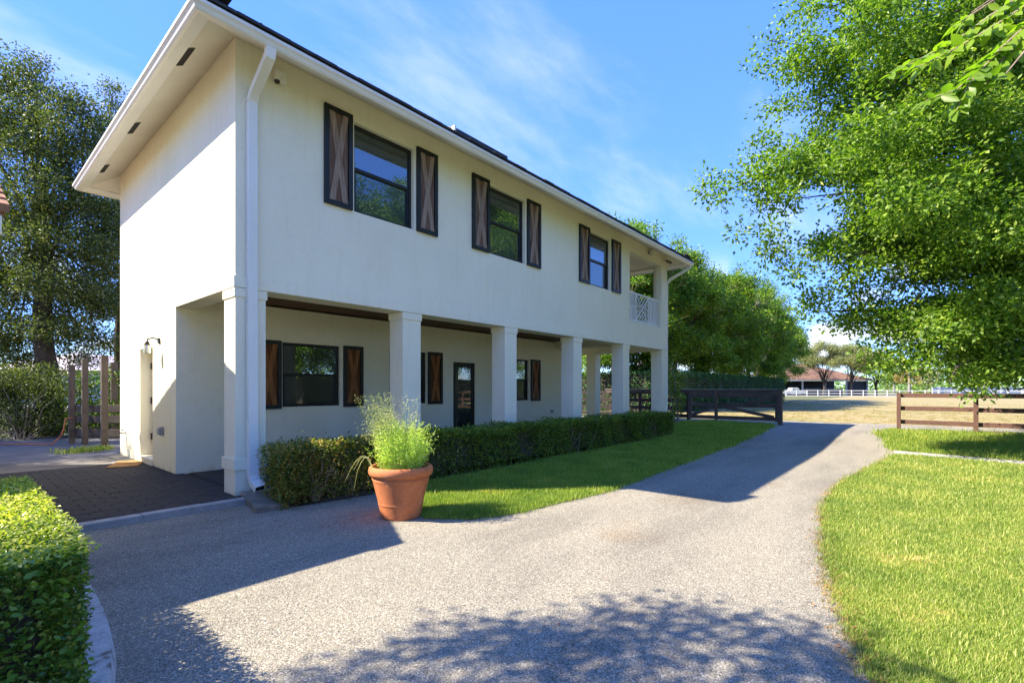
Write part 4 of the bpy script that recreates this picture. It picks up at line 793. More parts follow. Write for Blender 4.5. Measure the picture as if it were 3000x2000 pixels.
# ------------------------------------------------------------------ trees
def make_tree(name, label, cat, base, puffs, mat, bark, trunk_top, trunk_r, per, k_leaf, spread, L, W, seed, group=None, up=0.5, squash=0.7, limbs=True, lean=(0, 0), shell=0.35, twig=0.4, thick=0.010, every=1, paths=()):
    """puffs: list of (centre xyz, radii xyz); every limb runs from the trunk to a puff"""
    rng = np.random.default_rng(seed); base = np.array(base, float); root = empty(name, tuple(base), label=label, cat=cat, group=group)
    tp = np.array(trunk_top, float); b = MB()
    tpts = [tuple(np.array(p) - base) for p in curve_pts(base - (0, 0, 0.1), tp, 0.0, 6, 0.012)]
    b.tube(tpts, list(np.linspace(trunk_r * 1.15, trunk_r * 0.6, 7)), 10)
    b.build('trunk', bark, root, smooth=True)
    lb = MB(); C = []
    for ip, (c, r) in enumerate(puffs):
        c = np.array(c, float); r = np.array(r, float)
        if limbs and ip % every == 0:
            t = rng.uniform(0.55, 1.0); s = base + (tp - base) * t; d = np.linalg.norm(c - s); rr = max(0.012, min(trunk_r * 0.4, thick * d + 0.006))
            lb.tube([tuple(np.array(p) - base) for p in curve_pts(s, c, 0.12, 5, 0.03)], list(np.linspace(rr, rr * 0.25, 6)), 6, caps=False)
            for q in range(int(4 * twig / 0.4)):
                e = c + rng.normal(size=3) * r * 0.6; s2 = s + (c - s) * rng.uniform(0.78, 0.97)
                lb.tube([tuple(np.array(p) - base) for p in curve_pts(s2, e, 0.1, 3, 0.04)], [rr * 0.3, rr * 0.22, rr * 0.15, 0.006], 4, caps=False)
        n = max(3, int(per * r[0] ** 1.6 * r[2] ** 0.5)); q = in_ellipsoid(n, rng, shell); q[:, 2] = np.where(q[:, 2] < -0.2, q[:, 2] * 0.6, q[:, 2])
        C.append(c + q * r)
    for pth in paths:
        q = np.array([view(*p) for p in pth])[::-1] - base; m = len(q); lb.tube([tuple(np.array(tp) - base + (0, 0, -1.5))] + [tuple(p) for p in q], list(np.linspace(0.10, 0.012, m + 1)), 6, caps=False)
    if limbs: lb.build('limbs', bark, root, smooth=True, kind='stuff')
    C = np.concatenate(C) - base; P, D = rosettes(C, k_leaf, spread, rng, squash); n = len(P)
    cr = link(bpy.data.objects.new('crown', leaves_mesh('crown', P, rng.uniform(.7, 1.3, n) * L, rng.uniform(.7, 1.3, n) * W, mat, up, D, rng=rng)), root); cr['kind'] = 'stuff'
    return root
def limb_puffs(path, r0, r1, n, rng, flat=0.68):
    """flat sprays along a limb given as photo points (px, py, depth), tip first"""
    pts = np.array([view(*q) for q in path]); out = []
    seg = np.linalg.norm(np.diff(pts, axis=0), axis=1); cum = np.r_[0, np.cumsum(seg)]
    for t in np.linspace(0.02, 1, n):
        p = np.array([np.interp(t * cum[-1], cum, pts[:, c]) for c in range(3)]) + rng.normal(size=3) * (0.42, 0.42, 0.26) * (0.35 + t); r = (r0 + (r1 - r0) * t) * rng.uniform(.6, 1.25)
        out.append((p, (r * rng.uniform(.8, 1.2), r * rng.uniform(.8, 1.2), r * flat * rng.uniform(.7, 1.3))))
    return out
rg = np.random.default_rng(21); PF = []
LIMBS = [([(1778, 70, 12.5), (1900, 20, 12.5), (2250, -120, 12.6)], .35, 1.4, 8), ([(1726, 175, 11.6), (1850, 130, 12), (2250, 40, 13)], .3, 1.4, 9), ([(1742, 262, 12.4), (1880, 225, 12.6), (2300, 130, 13)], .3, 1.4, 9),
         ([(1632, 488, 10.8), (1690, 430, 11), (1800, 385, 11.3), (2250, 300, 12.6)], .28, 1.3, 12), ([(1665, 405, 11.6), (1760, 375, 11.8), (2200, 260, 13)], .3, 1.2, 9),
         ([(1745, 500, 10.2), (1840, 455, 10.6), (2300, 400, 12)], .3, 1.2, 9), ([(1772, 590, 11.2), (1900, 560, 11.5), (2300, 470, 12.5)], .3, 1.1, 10), ([(1805, 648, 10.4), (1900, 600, 10.8), (2080, 560, 11.3), (2352, 520, 12.3)], .22, 1.0, 10),
         ([(1965, 650, 10.2), (2060, 615, 10.6), (2352, 590, 12)], .25, .9, 8), ([(2100, 640, 11.4), (2200, 620, 11.8), (2400, 580, 12.5)], .3, 1.0, 6),
         ([(1868, 745, 11.0), (1890, 715, 11.1), (2000, 712, 11.3), (2150, 725, 11.6), (2360, 710, 12.4)], .26, .8, 17), ([(1985, 785, 10.4), (2080, 755, 10.7), (2220, 735, 11.2), (2380, 730, 12)], .28, .8, 12),
         ([(2060, 850, 10.2), (2110, 810, 10.4), (2240, 780, 11), (2400, 770, 12)], .3, .8, 11), ([(2178, 918, 9.6), (2180, 880, 9.7), (2200, 840, 10), (2290, 800, 11), (2420, 780, 12)], .2, .7, 9),
         ([(2110, 770, 9.4), (2200, 690, 10), (2380, 650, 11)], .3, .9, 6), ([(2240, 880, 10.6), (2300, 840, 11), (2420, 800, 12)], .35, .8, 6), ([(2330, 860, 9.6), (2380, 830, 10), (2460, 800, 11)], .4, .8, 4),
         ([(1990, 130, 10), (2120, 60, 10.6), (2350, -40, 12)], .6, 1.4, 6), ([(1990, 330, 9.6), (2100, 300, 10), (2350, 250, 12)], .5, 1.2, 7), ([(2050, 470, 9.2), (2150, 430, 9.8), (2380, 380, 12)], .5, 1.2, 7),
         ([(2100, 210, 14.5), (2250, 180, 14.5), (2420, 150, 14)], .9, 1.5, 5), ([(2080, 560, 14.5), (2250, 500, 14.5), (2420, 450, 14)], .8, 1.4, 5), ([(2260, 560, 9.5), (2330, 520, 10), (2450, 480, 12)], .6, 1.2, 5)]
for p, a, b_, n in LIMBS: PF += limb_puffs(p, a * 1.3, b_ * 0.85, int(n * 1.3), rg)
FILL = [(1900, 30), (2352, 0), (2352, 880), (2260, 870), (2190, 800), (2130, 670), (2000, 625), (1930, 560), (1880, 430), (1900, 300), (1880, 150)]
nf = 0
while nf < 42:
    q = np.array([[rg.uniform(1760, 2360), rg.uniform(-20, 880)]])
    if not inside(FILL, q)[0]: continue
    r_ = rg.uniform(.4, .85); PF.append((view(q[0, 0], q[0, 1], rg.uniform(9.6, 14)), (r_, r_, r_ * rg.uniform(.45, .75)))); nf += 1
for i in range(70):                                                   # the rest of the crown, beyond the right picture edge
    a = rg.uniform(-2.3, 1.6); rr = rg.uniform(1.5, 7.5); z = rg.uniform(3.6, 12.5); rr *= math.sqrt(max(0.15, 1 - ((z - 6) / 8) ** 2))
    p = np.array([16.4 + rr * math.cos(a), -10.05 + rr * math.sin(a), z]); r_, f_ = rf(p[None, :2])
    if r_[0] / f_[0] < 1.05: continue
    PF.append((p, (1.3, 1.3, 0.5)))
make_tree('shade_tree', 'large spreading tree with tiers of small bright leaves over the right lawn', 'tree', (16.4, -10.05, -0.06), PF, M['lf_olive'], M['darkbark'], (16.0, -9.6, 8.0), 0.32, 64, 36, 0.135, 0.098, 0.058, 31, up=0.5, squash=0.8, twig=0.1, thick=0.004, every=9, paths=[L_[0][1:] for L_ in LIMBS])

# live oak behind the left end of the house, and its thinner neighbour
def crown_puffs(c, R, n, rng, pr=(0.9, 1.6), flat=0.7, low=-0.6, shell=0.55):
    out = []
    while len(out) < n:
        q = in_ellipsoid(1, rng, shell)[0]
        if q[2] < low: continue
        r = rng.uniform(*pr); out.append((np.array(c) + q * R, (r, r, r * flat)))
    return out
rg = np.random.default_rng(41)
tb = view(116, 0, 16.0)
pf = []
for px, py, f, r in ((20, 190, 16, .9), (60, 140, 16.3, .55), (75, 190, 16, .7), (30, 280, 15.5, 1.1), (120, 250, 15.6, .9), (165, 225, 16, .55), (205, 270, 16, .7), (150, 320, 15.3, 1.1), (225, 330, 16.2, .8), (60, 370, 15.2, 1.2), (180, 400, 15.6, 1.0), (115, 450, 15, 1.2), (30, 470, 15.5, 1.2), (215, 455, 16, .9), (250, 520, 16.4, .9),
                     (70, 560, 15.2, 1.3), (170, 560, 15.4, 1.2), (240, 600, 16, 1.0), (20, 620, 15.8, 1.1), (130, 650, 15, 1.1), (205, 680, 15.6, 1.1), (255, 710, 16.5, .8), (55, 720, 15.8, 1.0), (120, 760, 15.4, .9), (190, 770, 15.8, .8), (15, 780, 16, .8), (90, 320, 16.6, 1.2), (190, 520, 16.8, 1.3), (60, 640, 16.8, 1.3), (-60, 300, 16, 1.6), (-80, 480, 16, 1.8), (-70, 650, 16, 1.6), (-60, 160, 16.5, 1.2), (235, 790, 15.8, .6), (300, 560, 17.5, 1.2), (300, 700, 17.5, 1.1), (40, 810, 16.5, .8), (150, 815, 16.8, .6), (0, 840, 17, .8), (75, 850, 17, .6), (210, 830, 17.5, .5), (-40, 760, 16, 1.2), (165, 720, 17, 1.0), (240, 660, 17, 1.0)):
    pf.append((view(px, py, f), (r, r, r * 0.7)))
make_tree('live_oak', 'tall dark leaved oak behind the garden fence at the left', 'tree', (tb[0], tb[1], -0.06), pf, M['lf_oak'], M['darkbark'], tuple(view(95, 420, 16.0)), 0.27, 92, 28, 0.14, 0.095, 0.05, 43, up=0.3, squash=0.8)
pf = [(view(px, py, f), (r, r, r * 0.8)) for px, py, f, r in ((258, 215, 19, .45), (270, 260, 19, .6), (245, 300, 19.3, .7), (285, 300, 19, .6), (265, 370, 19, 1.0), (300, 400, 19, 1.0), (255, 460, 19.4, 1.1), (300, 500, 19, 1.2), (285, 600, 19, 1.3))]
nb = view(290, 0, 19.2)
make_tree('slender_oak', 'slender dark oak whose top shows beside the left eave', 'tree', (nb[0], nb[1], -0.06), pf, M['lf_oak'], M['darkbark'], tuple(view(285, 420, 19.2)), 0.18, 150, 20, 0.15, 0.09, 0.05, 44, up=0.3)

# trees along the boundary right of the house
rg = np.random.default_rng(51)
protos = []
def ficus(pos, h, seed, label):
    rng = np.random.default_rng(seed); R = np.array((3.3, 3.3, h * 0.40)); c = np.array((pos[0], pos[1], h * 0.52))
    R[2] = h * 0.44; pf = [q for q in crown_puffs(c, R * 0.95, 96, rng, (0.4, 1.05), 0.65, -0.95, 0.5) if q[0][2] > c[2] - 0.1 * h or rng.random() < 0.5]
    for _ in range(34):
        q = unit(rng.normal(size=3)); q[2] = abs(q[2]) * 0.9 + 0.1; q = q / np.linalg.norm(q); r_ = rng.uniform(.28, .5); pf.append((c + q * R * rng.uniform(.98, 1.18), (r_, r_, r_ * 1.5)))
    return make_tree('boundary_tree', label, 'tree', (pos[0], pos[1], -0.07), pf, M['lf_ficus'], M['bark'], (pos[0] + 0.4, pos[1], h * 0.5), 0.2, 60, 20, 0.19, 0.17, 0.10, seed, group='trees along the boundary hedge', up=0.6, twig=0.7, thick=0.010)
spec = [((25.4, 8.2), 12.0, 61, 'tall leafy boundary tree rising behind the right end of the house roof'), ((28.0, 7.2), 11.9, 62, 'leafy boundary tree with bare lower boughs just right of the corner downspout'), ((31.2, 6.6), 11.5, 63, 'bright leafy boundary tree above the clipped boundary hedge, third from the house')]
protos = [ficus(*s) for s in spec]
more = [((35.4, 6.4), 11.4, 1, 'boundary tree above the clipped hedge, fourth from the house'), ((41.0, 6.0), 11.8, 2, 'boundary tree above the far end of the clipped hedge, fifth from the house'), (view(1722, 0, 46)[:2], 11.6, 0, 'boundary tree past the hedge end, third from the tiled barn'), (view(1748, 0, 51)[:2], 11.3, 1, 'boundary tree second from the tiled barn along the boundary'),
        (view(1778, 0, 57)[:2], 10.8, 2, 'outermost boundary tree, nearest the tiled barn'), ((27.0, 14.0), 11.5, 2, 'boundary tree seen through the far house columns'), ((30.0, 19.0), 11.0, 0, 'boundary tree far behind the house, seen between the third and fourth columns'), ((33.5, 25.5), 11.0, 1, 'boundary tree deepest behind the house porch')]
def place(proto, pos, h, h0, label, group, rz=None):
    c = copy_tree(proto); c.location = (pos[0], pos[1], -0.07); c['label'] = label; c['group'] = group or 'trees along the boundary hedge'; s = h / h0; c.scale = (s, s, s); c.rotation_euler = (0, 0, rg.random() * 6.28 if rz is None else rz); return c
H0 = [s[1] for s in spec]
for pos, h, i, lab in more: place(protos[i], pos, h, H0[i], lab, 'trees along the boundary hedge')
for j, (pos, h, i) in enumerate((((11.5, -16.5), 12.5, 0), ((17, -21), 14.5, 1), ((23, -20), 13.5, 2), ((3, -19.5), 12, 2), ((27.5, -23), 12, 1), ((34, -22), 12, 0), ((42, -25), 12, 2), ((50, -24), 12, 1))):
    place(protos[i], pos, h, H0[i], 'leafy tree across the lawn, ' + ('nearest the overhanging bough', 'behind the nearest one', 'beside the clipped far hedge', 'closest to the camera side', 'halfway along the lawn', 'opposite the shade tree', 'past the shade tree', 'farthest along the lawn')[j] + ', seen in the window reflections', 'trees reflected in the windows')
hdg = hedge('boundary_hedge', 'tall clipped dark green boundary hedge behind the field gate', (25.0, 52, 3.7, 5.2, -0.07, 2.45), 34000, 0.14, M['lf_far'], 71, (34, 4.5, -0.07), 0, skin=0.2)
hedge('boundary_hedge', 'tall clipped dark green hedge seen through the far house columns', (24.4, 25.8, 5.3, 24.0, -0.07, 2.5), 24000, 0.14, M['lf_far'], 72, (25, 14, -0.07), 0, skin=0.2)
place(protos[1], (-8.7, 15.2), 10.5, H0[1], 'tree left of the picture that shades the yard behind the brown fence', None)
c = copy_tree(hdg); c.location = (30, -25, -0.07); c['label'] = 'unseen hedge added across the lawn opposite the porch door, reflected low in its glass'  # hedge copies added out of view to darken low reflections in the porch glass
c = copy_tree(hdg); c.location = (8, -25.5, -0.07); c['label'] = 'unseen hedge added across the lawn behind the camera, reflected low in the first porch window'
hq = view(95, 0, 14.5)
def bush(name, label, cat, puffs, base, mat, n, size, seed, stems=12, group=None):
    rng = np.random.default_rng(seed); root = empty(name, tuple(base), label=label, cat=cat, group=group); C = []
    b = MB(); base = np.array(base, float)
    for c, r in puffs:
        C.append(np.array(c) + in_ellipsoid(int(n * r[0] * r[1]), rng, 0.4) * r)
        s = base + rng.normal(size=3) * (0.1, 0.1, 0); b.tube([tuple(np.array(p) - base) for p in curve_pts(s, c, 0.1, 4, 0.04)], [0.03, 0.022, 0.016, 0.01, 0.006], 5, caps=False)
    b.build('stems', M['bark'], root, kind='stuff'); P = np.concatenate(C) - base; P = P[P[:, 2] > 0.02]; s = rng.uniform(.7, 1.3, len(P)) * size
    link(bpy.data.objects.new('foliage', leaves_mesh('foliage', P, s, s * 0.55, mat, 0.4, rng=rng)), root)['kind'] = 'stuff'; return root
rg = np.random.default_rng(81)
pf = []
for i in range(46):
    px = rg.uniform(-60, 160); py = rg.uniform(860, 1000); f = rg.uniform(14.0, 15.4); pf.append((view(px, py, f), (0.55, 0.55, 0.45)))
bush('garden_shrub', 'dense dark shrubbery left of the brown garden fence', 'shrub', pf, (hq[0] - 0.4, hq[1], -0.02), M['lf_oak'], 1700, 0.07, 82)
pf = [(view(rg.uniform(165, 300), rg.uniform(868, 985), rg.uniform(14.6, 15.6)), (0.5, 0.5, 0.4)) for i in range(34)]
hq = view(230, 0, 15.0); bush('garden_shrub', 'sunlit yellow green shrub behind the tall brown fence posts', 'shrub', pf, (hq[0], hq[1], -0.02), M['lf_near'], 900, 0.10, 83)
pf = [(view(px, py, f), (r, r, r)) for px, py, f, r in ((1542, 850, 18.6, .25), (1552, 880, 18.6, .3), (1560, 915, 18.7, .28), (1556, 940, 18.6, .25), (1548, 900, 18.4, .25), (1560, 860, 18.8, .25), (1540, 870, 18.2, .14), (1538, 835, 18.2, .1))]
bush('climbing_shrub', 'small leafy shrub climbing the far corner column of the house', 'shrub', pf, (15.6, 0.15, -0.06), M['lf_hedge'], 6500, 0.065, 84)

# foreground bough with large leaves, hung from a tree right of the camera
rg = np.random.default_rng(91)
bt = empty('overhanging_tree', (2.9, -11.6, -0.06), label='tree beside the camera whose large leaved bough hangs into the top right corner', cat='tree')
B0 = np.array(bt.location)
MB().tube([(0, 0, -0.05), (0.05, 0.1, 1.5), (-0.1, 0.3, 3.0), (-0.3, 0.5, 4.6)], [0.2, 0.17, 0.15, 0.1], 10).build('trunk', M['bark'], bt, smooth=True)
root_p = np.array([2.6, -11.1, 4.5]); joint = view(2560, -120, 2.9)
lbm = MB(); lbm.tube([tuple(np.array(p) - B0) for p in curve_pts(root_p, joint, 0.1, 5, 0.02)], [0.06, 0.05, 0.04, 0.03, 0.022, 0.016], 7, caps=False)
shoots = [[(2046, 172, 2.75), (2120, 150, 2.75), (2210, 105, 2.8), (2300, 50, 2.85), (2560, -120, 2.9)], [(2125, 232, 2.6), (2200, 205, 2.62), (2270, 140, 2.7), (2340, 80, 2.75), (2560, -120, 2.9)], [(2196, 258, 2.55), (2220, 200, 2.6), (2290, 120, 2.7), (2400, 20, 2.8)],
          [(2080, 150, 2.9), (2180, 105, 2.9), (2270, 40, 2.9), (2420, -60, 2.9)], [(2262, 200, 2.6), (2300, 140, 2.7), (2352, 90, 2.75), (2480, 0, 2.85)], [(2190, 60, 2.95), (2270, 10, 2.95), (2400, -80, 2.95)], [(2310, 170, 2.5), (2360, 110, 2.6), (2480, 20, 2.8)], [(2230, 30, 2.7), (2320, -30, 2.75), (2440, -120, 2.85)]]
lms = [ovate('leaf', M['lf_branch'], 1, w, c) for w, c in ((0.52, .12), (0.6, .2), (0.42, .06))]
nl = 0
for sh in shoots:
    pts = np.array([view(*q) for q in sh]); lbm.tube([tuple(p - B0) for p in pts[::-1]], list(np.linspace(0.010, 0.003, len(pts))), 5, caps=False)
    seg = np.linalg.norm(np.diff(pts, axis=0), axis=1); cum = np.r_[0, np.cumsum(seg)]; t = 0.0
    while t < cum[-1] and nl < 300:
        p = np.array([np.interp(t, cum, pts[:, c]) for c in range(3)]); p2 = np.array([np.interp(min(t + .05, cum[-1]), cum, pts[:, c]) for c in range(3)]); d = unit(p - p2)
        if (p - (CX, CY, 1.45)) @ (CC, SS, 0) < 0.1 or ((1176 + 1115.3 * rf(p[None])[0][0] / rf(p[None])[1][0]) > 2385) or (892.8 - 1115.3 * (p[2] - 1.45) / rf(p[None])[1][0]) < -40: break
        for q in range(2):
            side = unit(np.cross(d, (0, 0, 1))) * (1 if q else -1); dr = unit(d * 0.75 + side * rg.uniform(.3, .8) + rg.normal(size=3) * 0.3 + (0, 0, -0.15))
            o = link(bpy.data.objects.new('leaf', lms[nl % 3]), bt); o.location = p - B0
            zax = Vector(unit(rg.normal(size=3) * 0.4 + np.array([-0.4, 0.3, 0.8]))); xa = Vector(dr); ya = zax.cross(xa).normalized(); za = xa.cross(ya)
            o.rotation_euler = Matrix((xa, ya, za)).transposed().to_euler(); s = rg.uniform(0.08, 0.115) * (0.7 + 0.3 * min(1, t / 0.1)); o.scale = (s, s, s); nl += 1
        t += 0.033
lbm.build('boughs', M['twig'], bt, smooth=True, kind='stuff')
C = []
for i in range(22):
    c = np.array([2.9, -12.2, 7.0]) + in_ellipsoid(1, rg, .3)[0] * (3.0, 2.2, 1.8); r_, f_ = rf(c[None, :2])
    if r_[0] < 4.6: continue
    C.append(c + in_ellipsoid(70, rg, .3) * (0.9, 0.9, 0.6))
P, D = rosettes(np.concatenate(C) - B0, 12, 0.14, rg); link(bpy.data.objects.new('crown', leaves_mesh('crown', P, 0.09, 0.045, M['lf_branch'], .5, D)), bt)['kind'] = 'stuff'

# tree left of the camera: only its shade falls into the picture
rg = np.random.default_rng(101)
SH = [(-1.4, -4.62), (-0.54, -4.80), (-0.18, -5.15), (0.3, -5.5), (0.69, -5.76), (0.84, -6.2), (1.05, -6.64), (0.78, -6.9), (0.4, -7.4), (-0.5, -8.2), (-3, -9.2), (-4.6, -8), (-4.4, -5.6), (-2.2, -4.9)]
P0 = np.stack([rg.uniform(-4.7, 1.1, 9000), rg.uniform(-9.3, -4.6, 9000)], 1); P0 = P0[inside(SH, P0)][:1500]
gap = (np.sin(P0[:, 0] * 3.3 + 1.0) * np.sin(P0[:, 1] * 3.9 + 0.4) > 0.72); P0 = P0[~gap]
zz = rg.uniform(4.3, 6.6, len(P0)); C = np.stack([P0[:, 0] - 0.815 * zz, P0[:, 1] + 0.73 * zz, zz - 0.06], 1)
st_ = empty('yard_tree', (-7.2, -3.4, -0.06), label='tree left of the camera that shades the near gravel', cat='tree'); B0 = np.array(st_.location)
MB().tube([(0, 0, -0.05), (0.1, 0.05, 1.6), (0.0, 0.2, 3.2), (0.25, 0.1, 4.8)], [0.22, 0.18, 0.15, 0.09], 10).build('trunk', M['bark'], st_, smooth=True)
b = MB()
for i in range(26): b.tube([tuple(p) for p in curve_pts((0.05, 0.1, rg.uniform(2.8, 4.6)), C[rg.integers(len(C))] - B0, 0.1, 5, 0.03)], [0.05, 0.04, 0.03, 0.02, 0.014, 0.008], 5, caps=False)
b.build('limbs', M['bark'], st_, kind='stuff')
P, D = rosettes(C - B0, 16, 0.13, rg, 0.6); link(bpy.data.objects.new('crown', leaves_mesh('crown', P, rg.uniform(.06, .11, len(P)), 0.05, M['lf_ficus'], .6, D)), st_)['kind'] = 'stuff'

# ------------------------------------------------------------------ far side of the paddock
def far_fence():
    A = view(1782, 0, 92)[:2]; B = view(2420, 0, 74)[:2]; root = empty('rail_fence', ((A[0] + B[0]) / 2, (A[1] + B[1]) / 2, -0.08), label='long low white rail fence along the far side of the paddock', cat='fence')
    R0 = np.array(root.location[:2]); n = 22
    for i in range(n + 1):
        p = A + (B - A) * i / n - R0; post(p, 0.14, 1.34, root, M['pavwhite'], z=-0.02, name='post')
        if i < n:
            q = A + (B - A) * (i + 1) / n - R0
            for z in (1.22, 0.74, 0.28): MB().bar((*p, z), (*q, z), 0.05, 0.11).build('rail', M['pavwhite'], root)
far_fence()
barn = empty('tiled_barn', tuple(np.r_[view(1856, 0, 106)[:2], -0.08]), label='open sided barn with red clay hip roof beyond the paddock', cat='barn')
R0 = np.array(barn.location); yaw = math.atan2(-CC, SS); barn.rotation_euler = (0, 0, yaw)      # its local x runs to the right
W2, D2, ze, zp = 9.6, 6.0, 3.45, 7.1
b = MB(); b.add([(-W2 - 4, -D2, ze), (W2, -D2, ze), (W2, D2, ze), (-W2 - 4, D2, ze), (-5.0, 0, zp), (-1.6, 0, zp), (-W2 - 4, -D2, ze - .2), (W2, -D2, ze - .2), (W2, D2, ze - .2), (-W2 - 4, D2, ze - .2)], [(0, 1, 5, 4), (1, 2, 5), (2, 3, 4, 5), (3, 0, 4), (0, 6, 7, 1), (1, 7, 8, 2), (9, 8, 7, 6)])
br = b.build('roof', M['redtile'], barn)
b = MB(); 
for i in range(110):
    x = -W2 - 3.9 + i * 0.211
    top = 0.97 if -5 < x < -1.6 else max(0.03, 0.97 * ((x + W2 + 4) / (W2 - 1.0) if x <= -5 else (W2 - x) / (W2 + 1.6)))
    b.tube([(x, -D2 - 0.03, ze + 0.03), (x, -D2 + D2 * top, ze + (zp - ze) * top + 0.05)], 0.085, 5, caps=True)
b.build('roof_tile', M['redtile'], br, kind='stuff')
MB().box(-W2 - 4, W2, -D2 - 0.1, -D2 - 0.02, ze - 0.3, ze - 0.02).build('fascia', M['pavwhite'], barn)
for x in (-13.2, -9.0, -4.5, 0.2, 4.6, 8.9): MB().box(x - 0.12, x + 0.12, -D2 + 0.4, -D2 + 0.64, 0, ze - 0.2).build('post', M['pavwhite'], barn)
MB().box(-13.4, 9.2, D2 - 0.8, D2 - 0.6, 0, ze - 0.2).build('wall', M['blue'], barn)
MB().box(4.7, 9.1, -D2 + 0.7, -D2 + 0.8, 0, ze - 0.3).build('screen', M['blue'], barn)
for i, x in enumerate((-12.6, -8.8, -4.3, 0.4)): MB().box(x, x + 3.6, -D2 + 0.7, -D2 + 0.76, 0, 1.45).build('stall_front', M['blue'], barn); MB().box(x, x + 3.6, -D2 + 0.66, -D2 + 0.78, 1.451, 1.56).build('stall_rail', M['pavwhite'], barn)
# a white truck before the barn
tk = empty('parked_truck', tuple(np.r_[view(1822, 0, 99)[:2], -0.08]), rz=yaw, label='small white truck parked before the left end of the tiled barn', cat='truck')
MB().add([(-2.3, -0.9, .45), (2.3, -0.9, .45), (2.3, 0.9, .45), (-2.3, 0.9, .45), (-2.3, -0.9, 1.1), (2.3, -0.9, 1.05), (2.3, 0.9, 1.05), (-2.3, 0.9, 1.1)], [(0, 3, 2, 1), (4, 5, 6, 7), (0, 1, 5, 4), (1, 2, 6, 5), (2, 3, 7, 6), (3, 0, 4, 7)]).build('body', M['pavwhite'], tk, bevel=0.08)
MB().add([(-0.9, -0.82, 1.08), (1.2, -0.82, 1.08), (1.2, 0.82, 1.08), (-0.9, 0.82, 1.08), (-0.6, -0.7, 1.78), (0.6, -0.7, 1.78), (0.6, 0.7, 1.78), (-0.6, 0.7, 1.78)], [(0, 3, 2, 1), (4, 5, 6, 7), (0, 1, 5, 4), (1, 2, 6, 5), (2, 3, 7, 6), (3, 0, 4, 7)]).build('cab', M['pavwhite'], tk, bevel=0.06)
MB().box(-0.55, 0.7, -0.84, -0.78, 1.15, 1.62).build('side_window', M['glass'], tk)
for x in (-1.4, 1.4):
    MB().tube([(x, -0.95, 0.36), (x, -0.7, 0.36)], 0.36, 16).build('wheel', M['black'], tk)
ww = empty('boundary_wall', tuple(np.r_[view(2250, 0, 118)[:2], -0.08]), rz=yaw, label='long low white wall behind the paddock', cat='wall')
MB().box(-11.5, 30, -0.15, 0.15, 0, 1.85).build('wall_body', M['pavwhite'], ww, bevel=0.02)
MB().box(-11.6, 30, -0.2, 0.2, 1.851, 1.95).build('coping', M['pavwhite'], ww)
for x in range(-10, 30, 5): MB().box(x, x + 0.45, -0.24, 0.24, 0, 2.05).build('pier', M['pavwhite'], ww)
ph = empty('neighbour_house', (55, 20, -0.08), rz=0.5, label='neighbour house with pale roof glimpsed behind the boundary hedge', cat='house')
MB().box(-5, 5, -4, 4, 0, 3.2).build('wall', M['stucco'], ph)
MB().add([(-5.6, -4.6, 3.2), (5.6, -4.6, 3.2), (5.6, 4.6, 3.2), (-5.6, 4.6, 3.2), (-1.5, 0, 5.2), (1.5, 0, 5.2)], [(0, 1, 5, 4), (1, 2, 5), (2, 3, 4, 5), (3, 0, 4), (3, 2, 1, 0)]).build('roof', M['greyroof'], ph)
nh2 = view(238, 0, 44); lh = empty('neighbour_house', (nh2[0], nh2[1], -0.08), rz=0.6, label='white neighbour house behind the tall brown posts at the left', cat='house')
MB().box(-6, 6, -4, 4, 0, 3.0).build('wall', M['white'], lh)
MB().add([(-6.7, -4.7, 3.0), (6.7, -4.7, 3.0), (6.7, 4.7, 3.0), (-6.7, 4.7, 3.0), (-2.5, 0, 4.6), (2.5, 0, 4.6)], [(0, 1, 5, 4), (1, 2, 5), (2, 3, 4, 5), (3, 0, 4), (3, 2, 1, 0)]).build('roof', M['greyroof'], lh)
for x in (-4, -1, 3): f = MB().box(x, x + 1.2, -4.04, -4.001, 0.9, 2.2).build('window', M['black'], lh); MB().box(x + .08, x + 1.12, -4.06, -4.041, 0.98, 2.12).build('pane', M['glass'], f)
